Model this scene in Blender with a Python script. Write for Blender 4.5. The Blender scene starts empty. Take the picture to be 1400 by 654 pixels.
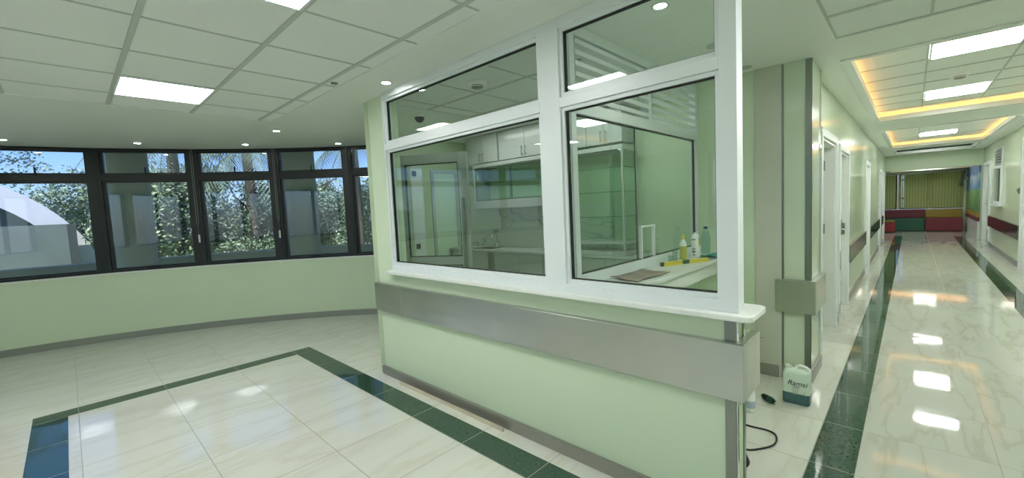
import bpy, bmesh, math, random
from mathutils import Vector, Matrix
random.seed(7)
sc = bpy.context.scene
COL = sc.collection
PI = math.pi

# ------------------------------------------------------------------ materials
def mat(name, color, rough=0.5, metal=0.0, spec=0.5, emit=None, estr=0.0, noise=None, bump=None, coat=0.0, trans=0.0):
    m = bpy.data.materials.new(name); m.use_nodes = True
    nt = m.node_tree; b = nt.nodes['Principled BSDF']
    b.inputs['Base Color'].default_value = (*color, 1)
    b.inputs['Roughness'].default_value = rough
    b.inputs['Metallic'].default_value = metal
    b.inputs['Specular IOR Level'].default_value = spec
    b.inputs['Coat Weight'].default_value = coat
    b.inputs['Transmission Weight'].default_value = trans
    if emit:
        b.inputs['Emission Color'].default_value = (*emit, 1)
        b.inputs['Emission Strength'].default_value = estr
    tc = nt.nodes.new('ShaderNodeTexCoord')
    if noise:                       # (scale, amount)
        n = nt.nodes.new('ShaderNodeTexNoise'); n.inputs['Scale'].default_value = noise[0]; n.inputs['Detail'].default_value = 4
        nt.links.new(tc.outputs['Object'], n.inputs['Vector'])
        r = nt.nodes.new('ShaderNodeMapRange')
        r.inputs['From Min'].default_value = .3; r.inputs['From Max'].default_value = .7
        r.inputs['To Min'].default_value = 1 - noise[1]; r.inputs['To Max'].default_value = 1 + noise[1]
        nt.links.new(n.outputs['Fac'], r.inputs['Value'])
        mx = nt.nodes.new('ShaderNodeVectorMath'); mx.operation = 'SCALE'
        mx.inputs[0].default_value = color
        nt.links.new(r.outputs['Result'], mx.inputs['Scale'])
        nt.links.new(mx.outputs['Vector'], b.inputs['Base Color'])
    if bump:                        # (scale, strength, distance)
        n = nt.nodes.new('ShaderNodeTexNoise'); n.inputs['Scale'].default_value = bump[0]; n.inputs['Detail'].default_value = 3
        nt.links.new(tc.outputs['Object'], n.inputs['Vector'])
        bp = nt.nodes.new('ShaderNodeBump'); bp.inputs['Strength'].default_value = bump[1]; bp.inputs['Distance'].default_value = bump[2]
        nt.links.new(n.outputs['Fac'], bp.inputs['Height']); nt.links.new(bp.outputs['Normal'], b.inputs['Normal'])
    return m

def glass_mat(name, tint, refl=0.045):
    m = bpy.data.materials.new(name); m.use_nodes = True
    nt = m.node_tree; nt.nodes.clear()
    out = nt.nodes.new('ShaderNodeOutputMaterial'); mix = nt.nodes.new('ShaderNodeMixShader')
    t = nt.nodes.new('ShaderNodeBsdfTransparent'); t.inputs['Color'].default_value = (*tint, 1)
    g = nt.nodes.new('ShaderNodeBsdfGlossy'); g.inputs['Roughness'].default_value = 0.0
    g.inputs['Color'].default_value = (.95, 1, .97, 1)
    lw = nt.nodes.new('ShaderNodeLayerWeight'); lw.inputs['Blend'].default_value = .5
    p = nt.nodes.new('ShaderNodeMath'); p.operation = 'POWER'; p.inputs[1].default_value = 5
    ma = nt.nodes.new('ShaderNodeMath'); ma.operation = 'MULTIPLY_ADD'; ma.inputs[1].default_value = .9; ma.inputs[2].default_value = refl
    nt.links.new(lw.outputs['Facing'], p.inputs[0]); nt.links.new(p.outputs[0], ma.inputs[0])
    nt.links.new(ma.outputs[0], mix.inputs[0]); nt.links.new(t.outputs[0], mix.inputs[1]); nt.links.new(g.outputs[0], mix.inputs[2])
    nt.links.new(mix.outputs[0], out.inputs[0])
    return m

def marble_floor(name, base, vein, px, ox, py, oy, rough=.045, dark=False):
    """polished tiles with grout lines on a px x py grid whose phase is (ox, oy)"""
    m = bpy.data.materials.new(name); m.use_nodes = True
    nt = m.node_tree; b = nt.nodes['Principled BSDF']; L = nt.links.new
    b.inputs['Roughness'].default_value = rough
    tc = nt.nodes.new('ShaderNodeTexCoord'); sep = nt.nodes.new('ShaderNodeSeparateXYZ'); L(tc.outputs['Object'], sep.inputs[0])
    def M(op, a, bb=None, c=None):
        n = nt.nodes.new('ShaderNodeMath'); n.operation = op
        for i, v in enumerate((a, bb, c)):
            if v is None: continue
            if isinstance(v, (int, float)): n.inputs[i].default_value = v
            else: L(v, n.inputs[i])
        return n.outputs[0]
    def line(axis, pitch, off):
        v = M('DIVIDE', M('SUBTRACT', sep.outputs[axis], off), pitch)
        fr = M('ABSOLUTE', M('SUBTRACT', M('FRACT', M('ADD', v, .5)), .5))
        return M('LESS_THAN', fr, .0026 / pitch), M('FLOOR', v)
    lx, ix = line(0, px, ox); ly, iy = line(1, py, oy)
    grout = M('MAXIMUM', lx, ly)
    # every tile its own piece of veining
    cmb = nt.nodes.new('ShaderNodeCombineXYZ')
    L(M('ADD', sep.outputs[0], M('MULTIPLY', ix, 3.17)), cmb.inputs[0]); L(M('ADD', sep.outputs[1], M('MULTIPLY', iy, 5.31)), cmb.inputs[1])
    n1 = nt.nodes.new('ShaderNodeTexNoise'); n1.inputs['Scale'].default_value = 1.6 if not dark else 60; n1.inputs['Detail'].default_value = 5
    n1.inputs['Distortion'].default_value = .35 if not dark else 0
    mp = nt.nodes.new('ShaderNodeMapping'); mp.inputs['Rotation'].default_value = (0, 0, .6); mp.inputs['Scale'].default_value = (.5, 2.6, 1) if not dark else (1, 1, 1)
    L(cmb.outputs[0], mp.inputs[0]); L(mp.outputs[0], n1.inputs['Vector'])
    cr = nt.nodes.new('ShaderNodeValToRGB'); L(n1.outputs['Fac'], cr.inputs[0])
    e = cr.color_ramp.elements
    if dark:
        e[0].position = .35; e[0].color = (*base, 1); e[1].position = .75; e[1].color = (*vein, 1)
    else:
        e[0].position = .3; e[0].color = (*base, 1)
        e[1].position = .7; e[1].color = (*[c * .98 for c in base], 1)
        for p_, c_ in ((.44, [c * .98 for c in base]), (.48, vein), (.505, [c * .95 for c in base]), (.6, base)):
            x = e.new(p_); x.color = (*c_, 1)
    mix = nt.nodes.new('ShaderNodeMix'); mix.data_type = 'RGBA'
    L(grout, mix.inputs['Factor']); L(cr.outputs[0], mix.inputs['A'])
    mix.inputs['B'].default_value = (.33, .31, .25, 1) if not dark else (.25, .27, .22, 1)
    L(mix.outputs['Result'], b.inputs['Base Color'])
    L(M('MULTIPLY_ADD', grout, .5, rough), b.inputs['Roughness'])
    # a slightly uneven polish
    n2 = nt.nodes.new('ShaderNodeTexNoise'); n2.inputs['Scale'].default_value = 5; n2.inputs['Detail'].default_value = 1
    L(tc.outputs['Object'], n2.inputs['Vector'])
    bp = nt.nodes.new('ShaderNodeBump'); bp.inputs['Strength'].default_value = .07; bp.inputs['Distance'].default_value = .012
    L(n2.outputs['Fac'], bp.inputs['Height']); L(bp.outputs['Normal'], b.inputs['Normal'])
    b.inputs['Specular IOR Level'].default_value = .6
    return m

def backsplash_mat():
    m = mat('veined_tile', (.7, .74, .72), .15)
    nt = m.node_tree; b = nt.nodes['Principled BSDF']; L = nt.links.new
    tc = nt.nodes.new('ShaderNodeTexCoord')
    mp = nt.nodes.new('ShaderNodeMapping'); mp.inputs['Scale'].default_value = (1, .9, 2.2); mp.inputs['Rotation'].default_value = (.5, 0, 0)
    n = nt.nodes.new('ShaderNodeTexNoise'); n.inputs['Scale'].default_value = 1.0; n.inputs['Detail'].default_value = 2.5; n.inputs['Distortion'].default_value = .6
    L(tc.outputs['Object'], mp.inputs[0]); L(mp.outputs[0], n.inputs['Vector'])
    cr = nt.nodes.new('ShaderNodeValToRGB'); e = cr.color_ramp.elements
    e[0].position = .40; e[0].color = (.72, .76, .74, 1); e[1].position = .62; e[1].color = (.72, .76, .74, 1)
    for p_, c_ in ((.50, (.70, .74, .72, 1)), (.512, (.34, .38, .39, 1)), (.522, (.69, .73, .72, 1))):
        x = e.new(p_); x.color = c_
    L(n.outputs['Fac'], cr.inputs[0]); L(cr.outputs[0], b.inputs['Base Color'])
    return m

def blind_mat():
    m = bpy.data.materials.new('olive_blind_fabric'); m.use_nodes = True
    nt = m.node_tree; nt.nodes.clear(); o = nt.nodes.new('ShaderNodeOutputMaterial'); mx = nt.nodes.new('ShaderNodeMixShader'); mx.inputs[0].default_value = .5
    d = nt.nodes.new('ShaderNodeBsdfDiffuse'); d.inputs[0].default_value = (.62, .65, .34, 1)
    t = nt.nodes.new('ShaderNodeBsdfTranslucent'); t.inputs[0].default_value = (.75, .78, .36, 1)
    nt.links.new(d.outputs[0], mx.inputs[1]); nt.links.new(t.outputs[0], mx.inputs[2]); nt.links.new(mx.outputs[0], o.inputs[0])
    return m
WG = (.63, .745, .56)
M = dict(
    wall=mat('green_paint', WG, .45, noise=(1.3, .015)),
    wall_gloss=mat('green_gloss_paint', (.62, .72, .56), .16, bump=(6, .2, .01)),
    plaster=mat('taupe_board', (.55, .57, .48), .6, noise=(2.5, .05)),
    gyp=mat('ceiling_paint', (.80, .84, .79), .45),
    tile=mat('ceiling_tile', (.80, .83, .81), .85, noise=(130, .05)),
    tee=mat('ceiling_grid_metal', (.52, .56, .52), .45),
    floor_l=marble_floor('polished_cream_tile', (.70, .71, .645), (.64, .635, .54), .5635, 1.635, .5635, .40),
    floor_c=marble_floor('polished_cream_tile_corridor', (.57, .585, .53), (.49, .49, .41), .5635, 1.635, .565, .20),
    floor_d=marble_floor('polished_dark_green_tile', (.018, .055, .035), (.05, .11, .07), .5635, 1.635, .5635, .40, .05, True),
    alu=mat('white_powder_coated_aluminium', (.78, .83, .86), .3),
    white=mat('white_lacquer', (.78, .81, .79), .25),
    frost=mat('white_stone', (.80, .83, .80), .3, noise=(40, .03)),
    black=mat('black_aluminium', (.012, .016, .018), .35),
    rubber=mat('black_rubber', (.01, .012, .012), .6),
    steel=mat('brushed_steel', (.56, .57, .53), .28, 1.0, noise=(1.5, .08)),
    steel_dark=mat('satin_steel', (.30, .32, .29), .3, 1.0),
    chrome=mat('chrome', (.7, .72, .7), .08, 1.0),
    rail=mat('dark_steel_rail', (.25, .23, .22), .12, 1.0),
    skirt=mat('steel_skirting', (.36, .36, .32), .42, .7),
    glass=glass_mat('clear_float_glass', (.93, .965, .94)),
    wglass=glass_mat('outer_window_glass', (.93, .95, .96), .06),
    cglass=glass_mat('cabinet_glass', (.90, .96, .93), .04),
    splash=backsplash_mat(),
    lamp=mat('lamp_diffuser', (.9, .9, .9), .4, emit=(1, 1, .97), estr=16.0),
    lamp_dim=mat('dim_lamp_diffuser', (.9, .9, .9), .4, emit=(1, 1, .97), estr=7.5),
    spot=mat('downlight_lens', (.9, .9, .9), .4, emit=(1, 1, .97), estr=40.0),
    off=mat('unlit_lens', (.45, .48, .46), .3),
    warm=mat('warm_led_strip', (.9, .6, .3), .4, emit=(1, .48, .14), estr=5.5),
    leaf=mat('leaf_green', (.24, .33, .22), .5, noise=(3, .35)),
    leaf2=mat('leaf_dark_green', (.19, .27, .19), .5, noise=(3, .35)),
    leaf3=mat('leaf_yellow_green', (.30, .39, .23), .5, noise=(3, .3)),
    bark=mat('bark', (.13, .11, .08), .9, noise=(8, .3)),
    grass=mat('grass', (.16, .25, .08), .9, noise=(6, .3)),
    concrete=mat('painted_concrete', (.40, .45, .41), .8, noise=(2, .08)),
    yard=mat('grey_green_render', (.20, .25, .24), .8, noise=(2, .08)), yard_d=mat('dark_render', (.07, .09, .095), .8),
    cab=mat('pale_grey_laminate', (.43, .47, .455), .2), shelf_edge=mat('glass_edge', (.10, .22, .16), .2),
    panel_g=mat('pale_green_panel', (.62, .78, .62), .35),
    canopy=mat('white_canopy', (.85, .87, .9), .6),
    paper=mat('brown_card', (.30, .25, .20), .8, noise=(9, .2)),
    yellow=mat('yellow_plastic', (.75, .62, .06), .35),
    label_y=mat('olive_yellow_label', (.50, .48, .08), .4),
    wplast=mat('white_plastic', (.85, .87, .86), .35),
    teal=mat('teal_cloth', (.03, .30, .24), .9, noise=(30, .2)),
    pet=glass_mat('blue_clear_plastic', (.72, .86, .86), .08),
    cup=glass_mat('clear_plastic', (.86, .93, .90), .08),
    blue=mat('dark_blue_plastic', (.02, .04, .12), .4),
    canp=mat('milky_plastic', (.62, .74, .62), .35),
    liquid=mat('dark_teal_liquid', (.05, .13, .14), .2),
    ink=mat('black_ink', (.01, .01, .015), .5),
    ink_g=mat('grey_ink', (.30, .34, .32), .6),
    wood=mat('pale_batten', (.62, .55, .44), .6, noise=(12, .08)),
    blind=blind_mat(), slat_shade=mat('olive_slat_shade', (.14, .16, .06), .8),
    maroon=mat('maroon_vinyl', (.17, .03, .05), .45),
    red=mat('red_vinyl', (.30, .03, .04), .45),
    dred=mat('dark_red_vinyl', (.20, .03, .05), .45),
    dgreen=mat('green_vinyl', (.02, .11, .07), .45),
    gold=mat('yellow_vinyl', (.36, .27, .05), .45),
    screen=mat('black_screen', (.01, .01, .012), .15),
    grout=mat('brown_marks', (.35, .25, .16), .8),
    label_w=mat('label_white', (.72, .78, .74), .4),
)

# ------------------------------------------------------------------ helpers
def tag(o, label=None, cat=None, group=None, kind=None):
    if label: o['label'] = label
    if cat: o['category'] = cat
    if group: o['group'] = group
    if kind: o['kind'] = kind
    return o

def empty(name, loc=(0, 0, 0), rz=0, parent=None):
    o = bpy.data.objects.new(name, None); COL.objects.link(o)
    o.location = loc; o.rotation_euler = (0, 0, rz); o.empty_display_size = .1
    if parent: o.parent = parent
    return o

class B:
    def __init__(s): s.bm = bmesh.new(); s.mi = 0
    def _f(s, vs):
        try:
            f = s.bm.faces.new(vs); f.material_index = s.mi; return f
        except ValueError: return None
    def box(s, x0, x1, y0, y1, z0, z1):
        x0, x1 = sorted((x0, x1)); y0, y1 = sorted((y0, y1)); z0, z1 = sorted((z0, z1))
        v = [s.bm.verts.new(p) for p in ((x0, y0, z0), (x1, y0, z0), (x1, y1, z0), (x0, y1, z0), (x0, y0, z1), (x1, y0, z1), (x1, y1, z1), (x0, y1, z1))]
        for q in ((3, 2, 1, 0), (4, 5, 6, 7), (0, 1, 5, 4), (1, 2, 6, 5), (2, 3, 7, 6), (3, 0, 4, 7)): s._f([v[i] for i in q])
        return s
    def xbox(s, mtx, *a):                       # box under a matrix
        n = len(s.bm.verts); s.box(*a); s.bm.verts.ensure_lookup_table()
        for v in s.bm.verts[n:]: v.co = mtx @ v.co
        return s
    def prism(s, pts, z0, z1):                  # ccw plan polygon
        lo = [s.bm.verts.new((x, y, z0)) for x, y in pts]; hi = [s.bm.verts.new((x, y, z1)) for x, y in pts]
        s._f(lo[::-1]); s._f(hi); n = len(pts)
        for i in range(n): s._f([lo[i], lo[(i + 1) % n], hi[(i + 1) % n], hi[i]])
        return s
    def quad(s, *p):
        s._f([s.bm.verts.new(q) for q in p]); return s
    def tube(s, pts, r, n=10, cap=True):
        rings = []; pts = [Vector(p) for p in pts]
        rs = r if isinstance(r, (list, tuple)) else [r] * len(pts)
        up = None
        for i, p in enumerate(pts):
            d = (pts[min(i + 1, len(pts) - 1)] - pts[max(i - 1, 0)]).normalized()
            if up is None:
                up = Vector((0, 0, 1)) if abs(d.z) < .9 else Vector((1, 0, 0))
            a = d.cross(up).normalized(); b = a.cross(d).normalized(); up = b
            rings.append([s.bm.verts.new(p + (a * math.cos(t) + b * math.sin(t)) * rs[i]) for t in [2 * PI * k / n for k in range(n)]])
        for i in range(len(rings) - 1):
            for k in range(n): s._f([rings[i][k], rings[i][(k + 1) % n], rings[i + 1][(k + 1) % n], rings[i + 1][k]])
        if cap: s._f(rings[0][::-1]); s._f(rings[-1])
        return s
    def lathe(s, c, prof, n=24, sx=1, sy=1, cap=True):
        rings = []
        for r, z in prof:
            rings.append([s.bm.verts.new((c[0] + sx * r * math.cos(2 * PI * k / n), c[1] + sy * r * math.sin(2 * PI * k / n), c[2] + z)) for k in range(n)])
        for i in range(len(rings) - 1):
            for k in range(n): s._f([rings[i][k], rings[i][(k + 1) % n], rings[i + 1][(k + 1) % n], rings[i + 1][k]])
        if cap: s._f(rings[0][::-1]); s._f(rings[-1])
        return s
    def build(s, name, mats, parent=None, bevel=0, smooth=False, loc=None, rz=0):
        bmesh.ops.recalc_face_normals(s.bm, faces=s.bm.faces)
        me = bpy.data.meshes.new(name); s.bm.to_mesh(me); s.bm.free()
        for m_ in (mats if isinstance(mats, (list, tuple)) else [mats]): me.materials.append(m_)
        if smooth:
            for p in me.polygons: p.use_smooth = True
            me.set_sharp_from_angle(angle=math.radians(40))
        o = bpy.data.objects.new(name, me); COL.objects.link(o)
        if parent: o.parent = parent
        if loc: o.location = loc
        if rz: o.rotation_euler.z = rz
        if bevel:
            bv = o.modifiers.new('bevel', 'BEVEL'); bv.width = bevel; bv.segments = 2; bv.limit_method = 'ANGLE'
        return o

def boxo(name, m, a, parent=None, bevel=0): return B().box(*a).build(name, m, parent, bevel)
def struct(name, m, boxes, bevel=0):
    b = B()
    for a in boxes: b.box(*a)
    return tag(b.build(name, m, None, bevel), kind='structure')
def copy_tree(o, parent=None):
    c = o.copy(); COL.objects.link(c)
    if parent: c.parent = parent
    for ch in o.children: copy_tree(ch, c)
    return c
def plate(b, outer, holes, z0, z1):             # a slab with rectangular holes
    X0, X1, Y0, Y1 = outer
    xs = sorted({X0, X1, *[h[0] for h in holes], *[h[1] for h in holes]}); ys = sorted({Y0, Y1, *[h[2] for h in holes], *[h[3] for h in holes]})
    for i in range(len(xs) - 1):
        for j in range(len(ys) - 1):
            cx, cy = (xs[i] + xs[i + 1]) / 2, (ys[j] + ys[j + 1]) / 2
            if not (X0 < cx < X1 and Y0 < cy < Y1): continue
            if any(h[0] < cx < h[1] and h[2] < cy < h[3] for h in holes): continue
            b.box(xs[i], xs[i + 1], ys[j], ys[j + 1], z0, z1)

H = 2.53                                         # ceiling height

# ------------------------------------------------------------------ floor
b = B()
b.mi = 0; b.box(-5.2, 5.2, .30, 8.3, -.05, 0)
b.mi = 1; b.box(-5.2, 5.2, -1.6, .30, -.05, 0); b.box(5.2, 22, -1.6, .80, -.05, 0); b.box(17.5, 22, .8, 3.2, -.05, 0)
b.mi = 2
e = .0012
for a in ((1.635, 1.83, -.1, 5.08), (-.31, -.115, 2.0, 5.08), (-.115, 1.635, 4.91, 5.08),
          (1.0, 18.7, .20, .40), (1.0, 18.7, -1.13, -.93)): b.box(*a, 0, e)
tag(b.build('floor', [M['floor_l'], M['floor_c'], M['floor_d']]), kind='structure')

# ------------------------------------------------------------------ curved window wall
CX, CY, R0 = -1.65, 1.52, 6.461
def pol(deg, r=R0): a = math.radians(deg); return (CX + r * math.cos(a), CY + r * math.sin(a))
ANG = [35.5, 44.8, 53.9, 63.0, 72.3, 81.7, 91.0, 100.3, 109.6, 119.0]
SILL = .90
b = B(); N = 60
for i in range(N):
    a0 = ANG[0] + (ANG[-1] - ANG[0]) * i / N; a1 = ANG[0] + (ANG[-1] - ANG[0]) * (i + 1) / N
    b.prism([pol(a0), pol(a0, R0 + .2), pol(a1, R0 + .2), pol(a1)], 0, SILL - .02)
    b.prism([pol(a0), pol(a0, R0 + .2), pol(a1, R0 + .2), pol(a1)], H, H + .5)
bmesh.ops.remove_doubles(b.bm, verts=b.bm.verts, dist=.0005)
tag(b.build('wall_front', M['wall']), kind='structure')
b = B()
for i in range(N):
    a0 = ANG[0] + (ANG[-1] - ANG[0]) * i / N; a1 = ANG[0] + (ANG[-1] - ANG[0]) * (i + 1) / N
    b.prism([pol(a0, R0 - .02), pol(a0, R0 + .2), pol(a1, R0 + .2), pol(a1, R0 - .02)], SILL - .02, SILL)
tag(b.build('trim_1', M['frost']), kind='structure')
b = B()
for i in range(N):
    a0 = ANG[0] + (ANG[-1] - ANG[0]) * i / N; a1 = ANG[0] + (ANG[-1] - ANG[0]) * (i + 1) / N
    b.prism([pol(a0, R0 - .015), pol(a0, R0), pol(a1, R0), pol(a1, R0 - .015)], 0, .085)
tag(b.build('baseboard_front', M['skirt']), kind='structure')

for i in range(len(ANG) - 1):
    A, Bp = Vector((*pol(ANG[i + 1], R0 + .05), 0)), Vector((*pol(ANG[i], R0 + .05), 0))
    d = Bp - A; w = d.length; rz = math.atan2(d.y, d.x)
    root = empty(f'window_{i + 1}', (A.x, A.y, SILL), rz); tag(root, kind='structure')
    h = H - SILL
    f = B()
    for s in (0, 1):
        x = 0 if s == 0 else w - .06
        f.box(x, x + .06, -.035, .045, 0, h)
    f.box(.06, w - .06, -.035, .045, 0, .03); f.box(.06, w - .06, -.035, .045, h - .03, h)
    f.box(.06, w - .06, -.035, .045, 1.205, 1.285)
    f.build('window_frame', M['black'], root)
    s1 = B()
    for (z0, z1) in ((.032, 1.203), (1.287, h - .032)):
        s1.box(.062, .095, -.02, .02, z0, z1); s1.box(w - .095, w - .062, -.02, .02, z0, z1)
        s1.box(.095, w - .095, -.02, .02, z0, z0 + .022); s1.box(.095, w - .095, -.02, .02, z1 - .022, z1)
    s1.build('window_sash', M['black'], root)
    B().box(.095, w - .095, -.003, .003, .054, 1.181).build('window_pane', M['wglass'], root)
    B().box(.095, w - .095, -.003, .003, 1.309, h - .054).build('window_pane', M['wglass'], root)
    B().box(w / 2 - .02, w / 2 + .05, -.07, -.035, .03, .042).xbox(Matrix.Translation((w / 2, -.06, .036)) @ Matrix.Rotation(.5, 4, 'Z'), -.09, .02, -.008, .008, -.006, .008).build('window_stay', M['rubber'], root)
    B().box(w / 2 - .006, w / 2 + .006, -.06, -.035, 1.28, 1.38).build('window_stay', M['rubber'], root)
# blind cords by two of the mullions
for k, (ang, lab) in enumerate(((63.0, 'looped blind cord with white weight, nearer the open left corner of the windows'), (53.9, 'looped blind cord with white weight, nearer the glazed booth'))):
    px, py = pol(ang, R0 - .02)
    t = empty('blind_cord', (px, py, H)); tag(t, lab, 'blind cord', 'blind cords hanging at the window mullions')
    B().tube([(-.012, 0, 0), (-.010, 0, -.5), (-.012, 0, -1.02), (0, 0, -1.06), (.012, 0, -1.02), (.01, 0, -.5), (.012, 0, 0)], .0028, 6).build('cord', M['ink_g'], t)
    B().box(-.010, .012, -.008, .008, -1.30, -1.19).build('weight', M['wplast'], t, .003)
    B().tube([(0, 0, -1.06), (0, 0, -1.19)], .002, 6).build('cord', M['ink_g'], t)

# remaining shell of the waiting hall
struct('wall_left', M['wall'], [(-5.2, -4.98, -1.6, 7.3, 0, .9), (-5.2, -4.98, -1.6, 7.3, 2.45, 3.0), (-5.2, -4.98, -1.6, -1.2, .9, 2.45), (-5.2, -4.98, .85, 1.0, .9, 2.45), (-5.2, -4.98, 3.0, 7.3, .9, 2.45)])
for n_, (y0, y1) in enumerate(((-1.2, .85), (1.0, 3.0))):  # added windows that let sun in to bounce onto the ceiling
    t = tag(empty(f'window_{20 + n_}', (-5.1, y0, .9)), kind='structure'); w_ = y1 - y0; f = B()
    for a in ((0, .06, 0, 1.55), (w_ - .06, w_, 0, 1.55), (w_ / 2 - .04, w_ / 2 + .04, .05, 1.5), (.06, w_ - .06, 0, .05), (.06, w_ - .06, 1.5, 1.55)): f.box(-.04, .04, *a)
    f.build('window_frame', M['black'], t)
    B().box(-.003, .003, .06, w_ / 2 - .04, .05, 1.5).build('window_pane', M['wglass'], t)
    B().box(-.003, .003, w_ / 2 + .04, w_ - .06, .05, 1.5).build('window_pane', M['wglass'], t)
struct('wall_back', M['wall'], [(-5.2, 2.0, -3.0, -2.85, 0, 3.0), (-5.2, -5.0, -2.85, -1.6, 0, 3.0), (1.9, 2.0, -2.85, -1.6, 0, 3.0)])
struct('floor_entrance', M['floor_c'], [(-5.2, 2.0, -3.0, -1.6, -.05, 0)])

# ------------------------------------------------------------------ ceiling
holes = [(-2.5, 1.59, .95, 4.93),                # tiled field of the hall
         (-4.0, 3.67, -1.1, .39),                # tiled field at the corridor mouth
         (2.18, 3.95, 1.68, 3.58),               # tiled field in the booth
         (4.30, 8.40, -1.13, .38), (9.85, 14.0, -1.13, .37), (14.9, 16.6, -1.13, .35)]
b = B()
plate(b, (-5.2, 5.2, .80, 4.95), holes, H, H + .04)
b.prism([(-5.2, 4.95), (5.2, 4.95), (5.2, 5.2), (3.75, 5.2)] + [pol(a_, R0 + .1) for a_ in range(36, 120, 2)] + [(-5.0, 7.3), (-5.2, 7.3)], H, H + .04)
plate(b, (-5.2, 17.4, -3.0, .80), holes, H, H + .04)
tag(b.build('ceiling', M['gyp']), kind='structure')

def tiled(name, rect, xs, ys, z, edge=True):
    b = B(); x0, x1, y0, y1 = rect
    b.box(x0, x1, y0, y1, z, z + .03)
    o = tag(b.build(name, M['tile']), kind='structure')
    g = B(); t = .006
    for x in xs: g.box(x - .014, x + .014, y0, y1, z - t, z)
    ys2 = sorted(ys); xx = sorted([x0, x1] + list(xs))
    for y in ys2:
        for i in range(len(xx) - 1): g.box(xx[i] + .014, xx[i + 1] - .014, y - .007, y + .007, z - t * .7, z)
    for a in ((x0, x0 + .012, y0, y1), (x1 - .012, x1, y0, y1), (x0 + .012, x1 - .012, y0, y0 + .012), (x0 + .012, x1 - .012, y1 - .012, y1)):
        if edge: g.box(*a, z - t, z)
    g.build('grid', M['tee'], o)
    return o
tiled('ceiling_tiles', (-2.5, 1.59, .95, 4.93), [.33 + .57 * k for k in range(-4, 3)], [4.51 - .57 * k for k in range(0, 7)], H + .008, False)
tiled('ceiling_tiles', (-4.0, 3.67, -1.1, .39), [3.2 - .57 * k for k in range(0, 13)], [-.07, -.64], H + .012)
tiled('ceiling_tiles', (2.18, 3.95, 1.68, 3.58), [2.63, 3.2, 3.77], [2.25, 2.83, 3.4], H + .012, False)
ZR = 2.64
tiled('ceiling_tiles', (4.18, 8.52, -1.25, .50), [4.2 + .57 * k for k in range(1, 8)], [-.08, -.63], ZR)
tiled('ceiling_tiles', (9.73, 14.12, -1.25, .49), [10.2, 12.95], [-.08, -.66], ZR)
tiled('ceiling_tiles', (14.78, 16.72, -1.25, .47), [], [-.08, -.66], ZR)
b = B()
for (x0, x1, y0, y1) in ((4.18, 8.52, -1.25, .50), (9.73, 14.12, -1.25, .49)):
    for a in ((x0 - .02, x0, y0, y1), (x1, x1 + .02, y0, y1), (x0, x1, y0 - .02, y0), (x0, x1, y1, y1 + .02)): b.box(*a, H + .04, ZR + .03)
tag(b.build('ceiling_cove', M['gyp']), kind='structure')
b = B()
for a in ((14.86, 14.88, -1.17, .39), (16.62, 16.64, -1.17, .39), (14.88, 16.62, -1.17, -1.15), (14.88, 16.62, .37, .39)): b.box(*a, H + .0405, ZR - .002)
tag(b.build('ceiling_cove', M['yard_d']), kind='structure')  # dark colour stands in for the shadow gap around this recess
b = B(); pts = [(-5.4, -3.2), (22.2, -3.2), (22.2, 5.3)] + [pol(a, 8.75) for a in range(44, 118, 3)] + [(-5.4, 7.6)]
b.prism(pts, 2.95, 3.05); tag(b.build('ceiling_shade_slab', M['concrete']), kind='structure')  # unseen roof; its overhang is shaped to shade terrace and pillars
# raised lips around the coves
b = B()
for (x0, x1, y0, y1) in holes[3:]:
    for (w0, w1, za, zb) in ((-.018, -.0005, H - .0005, H + .058), (-.018, .045, H - .012, H - .0006)):
        X0_, X1_, Y0_, Y1_ = x0 - w0, x1 + w0, y0 - w0, y1 + w0      # inner edge
        x0_, x1_, y0_, y1_ = x0 - w1, x1 + w1, y0 - w1, y1 + w1      # outer edge
        for a in ((x0_, X0_, y0_, y1_), (X1_, x1_, y0_, y1_), (X0_, X1_, y0_, Y0_), (X0_, X1_, Y1_, y1_)): b.box(*a, za, zb)
tag(b.build('trim_2', M['white']), kind='structure')
# warm led strips lying behind the lips
for (rect, nm, lab) in ((holes[3], 'led_strip', 'warm orange cove light around the nearer raised corridor ceiling'),
                   (holes[4], 'led_strip', 'warm orange cove light around the farther raised corridor ceiling')):
    x0, x1, y0, y1 = rect; b = B()
    for a in ((x0 - .07, x0 - .05, y0 - .07, y1 + .07), (x1 + .05, x1 + .07, y0 - .07, y1 + .07), (x0 - .05, x1 + .05, y0 - .07, y0 - .05), (x0 - .05, x1 + .05, y1 + .05, y1 + .07)):
        b.box(*a, H + .041, H + .053)
    tag(b.build(nm, M['warm']), lab, 'light strip')

# ceiling light panels
def panel(cx, cy, sx, sy, z, label, group, lens='lamp'):
    t = empty('ceiling_light', (cx, cy, z)); tag(t, label, 'ceiling light', group)
    f = B(); w = .014
    for a in ((-sx / 2, -sx / 2 + w, -sy / 2, sy / 2), (sx / 2 - w, sx / 2, -sy / 2, sy / 2), (-sx / 2 + w, sx / 2 - w, -sy / 2, -sy / 2 + w), (-sx / 2 + w, sx / 2 - w, sy / 2 - w, sy / 2)):
        f.box(*a, -.010, 0)
    f.build('frame', M['alu'], t)
    B().box(-sx / 2 + w, sx / 2 - w, -sy / 2 + w, sy / 2 - w, -.008, 0).build('diffuser', M[lens], t)
    return t
g = 'square light panels in the hall ceiling'
panel(.615, 4.225, .56, .56, H + .006, 'square light panel nearest the windows in the hall ceiling', g)
panel(.615, 1.945, .56, .56, H + .006, 'square light panel cut off by the top edge of the photo', g)
panel(-1.665, 4.225, .56, .56, H + .006, 'added light panel left of the frame near the windows', g)  # unseen panel, added to brighten the hall
g = 'square light panels down the corridor ceiling'
panel(2.06, -.355, .55, .55, H + .006, 'added corridor light panel above the corridor mouth, out of frame', g)  # unseen panel added to brighten the corridor mouth
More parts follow.
